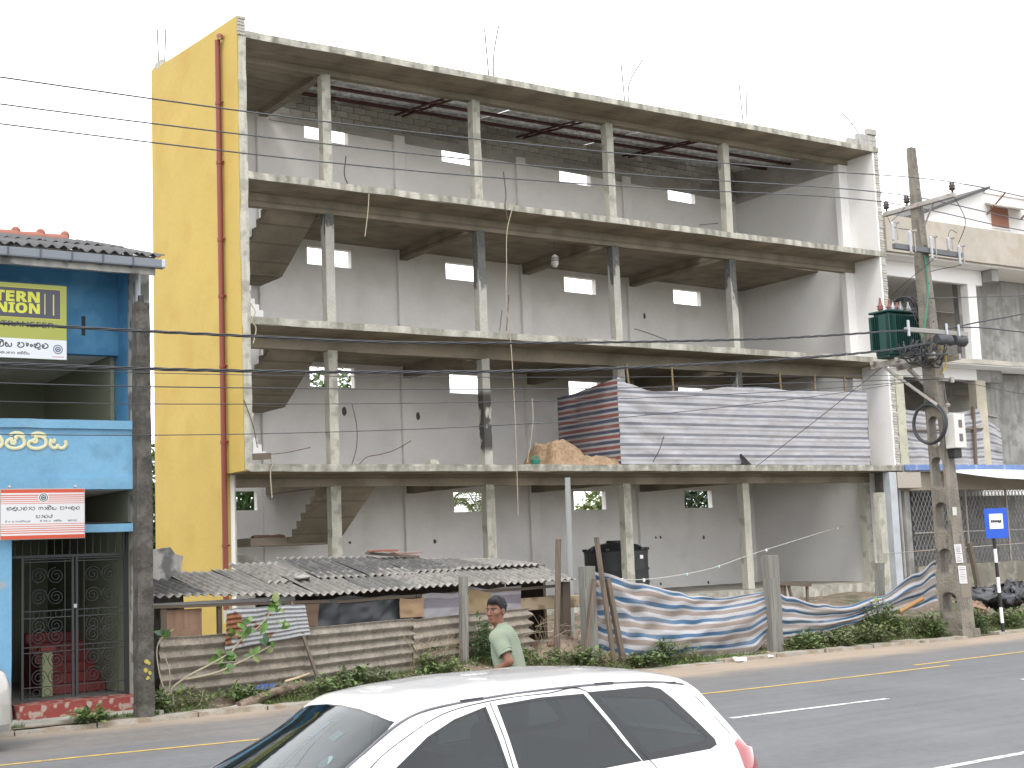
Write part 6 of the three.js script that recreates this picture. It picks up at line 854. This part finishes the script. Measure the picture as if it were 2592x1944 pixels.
const rv = () => { const z = rr(-1, 1), a = rr(0, 6.283), r = Math.sqrt(1 - z * z); return V(r * Math.cos(a), z, r * Math.sin(a)); };
const green = (a, b) => { const t = rnd(); return mul(mixc(a, b, t), rr(.75, 1.2)); };
function tree(label, x, z, h, R, n, ca, cb, y0 = 0) {
  const t = thing('broadleaf_tree', label, 'tree', [x, y0, z], 'trees behind the building'); const tr = [bar([x, y0 - .2, z], [x + .1, h * .6, z], .3, .2, 8, .05)], L = [];
  const clumps = []; for (let i = 0; i < 34; i++) { const v = rv(); clumps.push(V(x + v.x * R * rr(.3, 1), h - R * .85 + v.y * R * .85 * rr(.4, 1), z + v.z * R * rr(.3, 1))); } clumps.slice(0, 9).forEach((c) => tr.push(tube([[x, h * .5, z], [(x + c.x) / 2, (h * .55 + c.y) / 2, (z + c.z) / 2 + .1], c.toArray()], .07, 8, 5, .7)));
  for (let i = 0; i < n; i++) { const c = clumps[i % clumps.length], v = rv(), p = c.clone().addScaledVector(v, R * .34 * Math.cbrt(rnd())); const d = v.clone().add(V(0, -.3, 0)).addScaledVector(rv(), .6).normalize(); L.push({ p, d, n: rv().add(V(0, 1, 0)).normalize(), l: rr(.18, .36), w: rr(.09, .17), c: green(ca, cb) }); }
  part(t, 'trunk', tr, M.wood); part(t, 'crown', [leaves(L)], M.leaf);
}
tree('round green tree seen through the first bay window of the second floor', 10.4, -16.5, 8.9, 2.3, 3600, [.044, .088, .018], [.097, .150, .035]);
tree('dark tree seen through the right ground floor window', 24.2, -11.5, 6, 2.6, 6000, [.018, .048, .013], [.053, .097, .026]);
tree('leafy green tree seen through the window below the stairs', 4.4, -10, 6.2, 2.4, 5000, [.035, .088, .018], [.088, .176, .035]);
tree('tall tree filling the gap between the blue shop and the yellow wall', 1.2, -9.4, 5.6, 2.3, 4200, [.031, .075, .018], [.079, .132, .031]);
tree('pale yellow green tree seen beside the third ground floor window', 20.6, -13.8, 4.6, 1.4, 1500, [.088, .141, .035], [.176, .211, .053]);
{
  const t = thing('palm_tree', 'palm with drooping fronds seen through the second ground floor window', 'tree', [14.9, .3, -14]); const L = [];
  part(t, 'trunk', [tube([[14.9, .2, -14], [15, 2, -14], [15.1, 3.4, -14]], .16, 10, 8, .25)], M.wood);
  for (let f = 0; f < 15; f++) { const a = f / 15 * 6.283 + rr(-.2, .2), up = rr(.5, 1.4), q = [V(15.1, 3.4, -14), V(15.1 + Math.cos(a) * .8, 3.5 + up * .9, -14 + Math.sin(a) * .8), V(15.1 + Math.cos(a) * 1.7, 3.3 + up * .6, -14 + Math.sin(a) * 1.7)], c = new THREE.CatmullRomCurve3(q), g = [tube(q, .02, 10, 4)]; for (let i = 2; i < 26; i++) { const p = c.getPoint(i / 26), tg = c.getTangent(i / 26), s = tg.clone().cross(V(0, 1, 0)).normalize(); for (const e of [-1, 1]) L.push({ p, d: s.clone().multiplyScalar(e).addScaledVector(tg, .7).add(V(0, -.25, 0)).normalize(), n: V(0, 1, 0), l: .45 * Math.sin(Math.PI * i / 26) + .1, w: .035, c: green([.09, .15, .03], [.2, .25, .06]) }); } part(t, 'frond_rib', g, M.wood); }
  part(t, 'fronds', [leaves(L)], M.leaf);
}
{ // creeper scrambling along the sheet fence
  const t = thing('scrambling_shrub', 'scrambling plant with bare curved stems and large leaves before the sheet fence', 'plant', [-4.5, .1, 7.8]); const bark = mat([.30, .26, .19], { roughness: .9 });
  const stems = [[[-4.55, .1, 7.85], [-4.62, .35, 7.9], [-4.4, .52, 7.9], [-4.0, .68, 7.85], [-3.6, .86, 7.8], [-3.45, 1.0, 7.75], [-3.1, 1.2, 7.7], [-2.85, 1.45, 7.62], [-2.84, 1.62, 7.6]], [[-4.4, .5, 7.9], [-3.95, .56, 7.95], [-3.6, .66, 7.9], [-3.3, .76, 7.85], [-2.95, .9, 7.8]], [[-4.62, .1, 7.9], [-4.74, .6, 7.75], [-4.72, 1.05, 7.65], [-4.45, 1.25, 7.6]], [[-4.6, .3, 7.92], [-4.58, .08, 7.95], [-4.35, .06, 8.0], [-4.2, .14, 8.0], [-4.15, .3, 7.98]], [[-4.66, .12, 7.85], [-4.6, .6, 7.8], [-4.65, .9, 7.7]], [[-3.6, .86, 7.8], [-3.55, .72, 7.82], [-3.62, .64, 7.85]]];
  stems.forEach((s, i) => part(t, 'stem', [tube(s, i < 2 ? .02 : .013, s.length * 5, 6, .5)], bark));
  const lg = (() => { const P = new THREE.PlaneGeometry(1, 1, 4, 6), p = P.attributes.position; for (let i = 0; i < p.count; i++) { const v = p.getY(i) + .5, u = p.getX(i) * 2, w = .42 * Math.pow(Math.sin(Math.PI * Math.pow(clamp(v, .02, .99), .8)), .8); p.setXYZ(i, u * w, v, -.35 * v * v + .18 * Math.abs(u) * w); } P.computeVertexNormals(); return P; })();
  const lms = [[.088, .194, .026], [.062, .132, .031], [.123, .229, .044], [.044, .097, .035], [.176, .211, .062]].map((c) => phys(c, { roughness: .45, side: THREE.DoubleSide, transmission: .2, thickness: 0 }));
  const at = (x, y, n, sp) => { for (let i = 0; i < n; i++) { const s = rr(.075, .145); piece(t, 'leaf', lg, lms[Math.floor(rnd() * 5)], [x + rr(-sp, sp), y + rr(-sp, sp) * .8, 7.82 + rr(-.05, .12)], [rr(-.9, .9), rr(-.8, .8), rr(-2.6, 2.6)], [s, s * rr(1.1, 1.5), s]); } };
  at(-2.86, 1.52, 9, .1); at(-3.2, 1.22, 8, .14); at(-3.48, 1.08, 10, .14); at(-3.72, .68, 14, .16); at(-2.98, .88, 6, .1); at(-3.2, .72, 5, .1); at(-2.7, 1.2, 4, .08); at(-4.72, 1.15, 4, .07); at(-4.5, .35, 4, .08);
}
// weedy bushes: separate plants
function bush(label, x, z, h, r, n, ca, cb) {
  const y = gh(x, z), t = thing('weed_bush', label, 'plant', [x, y, z], 'weeds along the verge'), L = [], st = [];
  for (let i = 0; i < n / 13; i++) { const a = rr(0, 6.283), rad = r * Math.sqrt(rnd()), H = h * rr(.55, 1.25) * (1 - .3 * rad / r), b = V(x + Math.cos(a) * rad * .4, gh(x, z) - .02, z + Math.sin(a) * rad * .4), e = V(x + Math.cos(a) * rad, y + H, z + Math.sin(a) * rad); st.push(tube([b, b.clone().lerp(e, .5).add(V(0, .04, 0)), e], .005, 4, 3)); for (let k = 0; k < 9; k++) { const p = b.clone().lerp(e, .25 + .75 * k / 8); const d = rv(); d.y = Math.abs(d.y) * .5; d.normalize(); L.push({ p, d, n: V(0, 1, 0), l: rr(.08, .18), w: rr(.045, .1), c: mul(green(ca, cb), rr(.7, 1.35)) }); } }
  part(t, 'stalks', st, mat([.13, .13, .05]), 'stuff'); part(t, 'foliage', [leaves(L)], M.leaf, 'stuff');
}
const GA = [.057, .106, .022], GB = [.150, .220, .053];
bush('tallest weed bush right of the grey green post at the sheet fence', 1.15, 7.75, .8, .3, 500, [.040, .088, .026], [.088, .176, .062]); bush('yellow green weed bush between the post and the walking person', 1.55, 7.8, .42, .35, 400, [.088, .132, .018], [.176, .220, .044]); bush('low weed bush at the foot of the fence left of the grey green post', .1, 7.8, .4, .4, 380, GA, GB);
bush('weed bush growing at the left foot of the striped tarpaulin sticks', 2.9, 8.1, .38, .3, 320, GA, GB); bush('tall grassy weed before the striped tarpaulin', 4.75, 8.2, .52, .22, 300, [.062, .123, .026], [.114, .194, .053]); bush('weed bush right of the leaning sticks', 4.2, 8.25, .3, .35, 360, GA, GB); bush('weed bush just right of the middle tarpaulin post', 8.35, 8.2, .34, .4, 420, GA, GB);
bush('large weed bush on the mound left of the power pole', 10.9, 8.0, .62, .5, 700, GA, GB); bush('pale weed bush in front of the mound near the short stake', 10.2, 8.3, .4, .5, 520, [.079, .114, .026], [.150, .185, .062]); bush('weed bush hugging the left foot of the power pole', 12.15, 8.25, .55, .4, 560, GA, GB); bush('weed bush between the power pole and the bus stop sign', 13.6, 8.2, .5, .32, 460, [.035, .088, .018], [.088, .158, .035]); bush('weed bush right of the bus stop sign pole', 14.9, 8.1, .5, .4, 460, GA, GB); bush('fern like weed under the dark left end of the sheet fence', -4.85, 8.1, .35, .25, 240, GA, GB); bush('weed bush beside the split log', -2.0, 8.1, .32, .45, 420, GA, GB); bush('small weed bush under the creeper leaves', -3.3, 8.0, .26, .35, 300, GA, GB); bush('weed bush at the foot of the leaning batten', -1.5, 7.85, .3, .4, 360, GA, GB); bush('weed growing on the doorstep of the blue shop', -5.95, 8.5, .16, .35, 260, GA, GB); bush('weed on the mound under the right tarpaulin', 9.3, 8.25, .3, .45, 420, [.079, .114, .026], [.150, .185, .062]);
{ // grass and ground cover: nobody could count it
  const L = []; const N = 17000; for (let i = 0; i < N; i++) { const x = rr(-5.1, 19), z = 8.36 - Math.pow(rnd(), 1.4) * 1.3; const dens = fbm(x * .8, z * 1.5, 5, 0, 3); if (dens < .4 + .12 * (x > 5.2 && x < 7.2 && z < 8 ? 1 : 0)) continue; const y = gh(x, z); const p = V(x, y - .01, z), d = V(rr(-.5, .5), rr(.7, 1.2), rr(-.5, .5)).normalize(); const g = rnd() < .7; L.push({ p, d, n: rv(), l: g ? rr(.06, .17) : rr(.05, .1), w: g ? rr(.008, .016) : rr(.03, .05), c: green(rnd() < .2 ? [.2, .18, .07] : GA, GB) }); }
  for (let i = 0; i < 1200; i++) { const x = rr(-9, -5), z = rr(8.36, 8.44); if (fbm(x * 1.2, 3, 5, 0, 3) < .5) continue; L.push({ p: V(x, .06, z), d: V(rr(-.5, .5), 1, rr(-.5, .5)).normalize(), n: rv(), l: rr(.04, .12), w: .014, c: green(GA, GB) }); }
  for (const x of [-4.3, -3.6, -2.6, -1.0, -.5, .4, 2.0, 2.5, 3.3, 5.3, 8.1, 8.8, 9.0, 9.7, 9.9, 10.5, 10.7, 11.2, 11.5, 11.8, 12.3, 13.3, 14.2, 14.5, 15.4, 16.2]) { const z = rr(7.75, 8.3), H = rr(.15, .38), q = rnd() < .4; for (let i = 0; i < 130; i++) { const a = rr(0, 6.283), r = rr(0, .32), h = H * rr(.1, 1); const d = rv(); d.y = Math.abs(d.y) * .5; L.push({ p: V(x + Math.cos(a) * r, gh(x, z) + h * (1 - r), z + Math.sin(a) * r), d: d.normalize(), n: V(0, 1, 0), l: rr(.06, .15), w: rr(.03, .075), c: green(q ? [.1, .13, .03] : GA, q ? [.2, .22, .07] : GB) }); } }
  const o = struct('grass', [leaves(L)], M.leaf, 'stuff', 'short grass and weeds growing along the verge');
}
{ // debris on the verge
  const pb = []; const st = mat([.30, .25, .2]); for (let i = 0; i < 260; i++) { const x = rr(-5, 16), z = rr(7.6, 8.4), s = rr(.012, .045); pb.push(jitter(new THREE.IcosahedronGeometry(s, 0).scale(1.3, .7, 1).translate(x, gh(x, z) + s * .3, z), s * .3, 40)); } struct('pebbles', pb, st, 'stuff', 'small stones scattered in the verge dirt');
  const lg = thing('split_log', 'split rotten log lying in the weeds before the sheet fence', 'log', [-3.1, .05, 8.2]); part(lg, 'trunk', [wuv(jitter(jitter(bar([-3.72, .07, 8.3], [-2.5, .32, 8.05], .15, .09, 14), .05, 4), .022, 17))], mtex(surf([.176, .132, .097], { size: .7, blotch: .4, seed: 701, streak: .4 }))); part(lg, 'pale_split', [wuv(jitter(bar([-2.85, .35, 8.1], [-2.4, .43, 8.02], .05, .03, 7), .018, 12))], mat([.422, .317, .211])); part(lg, 'branch', [wuv(jitter(bar([-3.6, .1, 8.15], [-2.9, .28, 7.95], .1, .07, 8), .025, 8))], M.wood);
  solo('blue_plastic_scrap', 'crumpled scrap of blue plastic beside the split log', 'litter', [jitter(new THREE.PlaneGeometry(.26, .2, 9, 7).rotateX(-1.2).translate(-3.1, .27, 7.95), .07, 14)], mat([.04, .07, .22], { side: THREE.DoubleSide }));
  for (const [lab, x, z, s] of [['white paper scrap on the sandy edge below the striped tarpaulin', 6.1, 8.75, .12], ['small white scrap right of the paper on the sandy edge', 7.0, 8.6, .07], ['white scrap in the weeds at the foot of the grey green post', .62, 7.9, .07], ['pale stone like scrap near the split log', -3.75, 8.2, .07]]) solo('paper_scrap', lab, 'litter', [jitter(new THREE.BoxGeometry(s * 1.8, s * .5, s, 4, 2, 3).translate(x, (z > 8.5 ? .02 : gh(x, z)) + s * .25, z), s * .3, 12)], M.white);
  const rb = thing('rubble_heap', 'heap of broken brick and earth in the gap right of the sheet fence', 'rubble', [3, .3, 7.3]); part(rb, 'earth', [wuv(sheet((s, t) => { const x = lerp(2.2, 4.2, s), z = lerp(6.6, 7.9, t); return [x, gh(x, z) + .28 * Math.sin(Math.PI * s) * Math.sin(Math.PI * t) + .06 * n3(x * 6, z * 6, 2), z]; }, 30, 20))], mtex(surf([.220, .167, .123], { size: .8, blotch: .4, grain: .3, seed: 710 }))); for (let i = 0; i < 26; i++) { const x = rr(2.4, 4.0), z = rr(6.8, 7.7), s = rr(.03, .08); part(rb, 'brick_bit', [jitter(new THREE.BoxGeometry(s * 2, s, s * 1.3).rotateY(rr(0, 3)).translate(x, gh(x, z) + .2 * Math.sin(Math.PI * (x - 2.2) / 2) * Math.sin(Math.PI * (z - 6.6) / 1.3) + .04, z), s * .2, 9)], rnd() < .5 ? mat([.220, .123, .088]) : mat([.264, .229, .194])); }
  const tw = []; for (let i = 0; i < 26; i++) { const x = rr(2.3, 4.2), z = rr(7.2, 7.7); tw.push(tube([[x, gh(x, z), z], [x + rr(-.3, .3), gh(x, z) + rr(.2, .6), z + rr(-.2, .2)], [x + rr(-.6, .6), gh(x, z) + rr(.2, .8), z + rr(-.2, .2)]], .006, 6, 3)); } solo('dry_twigs', 'tangle of thin dry twigs in the gap right of the sheet fence', 'twigs', tw, mat([.25, .2, .14])).userData.kind = 'stuff';
  const dt = []; for (let i = 0; i < 40; i++) { const x = rr(-.4, .7), z = rr(7.5, 7.8), y = gh(x, z); dt.push(tube([[x, y, z], [x + rr(-.15, .15), y + rr(.2, .4), z + .03], [x + rr(-.3, .3), y + rr(.3, .75), z]], .004, 5, 3)); } solo('dry_stalks', 'thin dry brown stalks standing against the fence left of the post', 'twigs', dt, mat([.3, .23, .14])).userData.kind = 'stuff';
}
renderer.render(scene, camera);
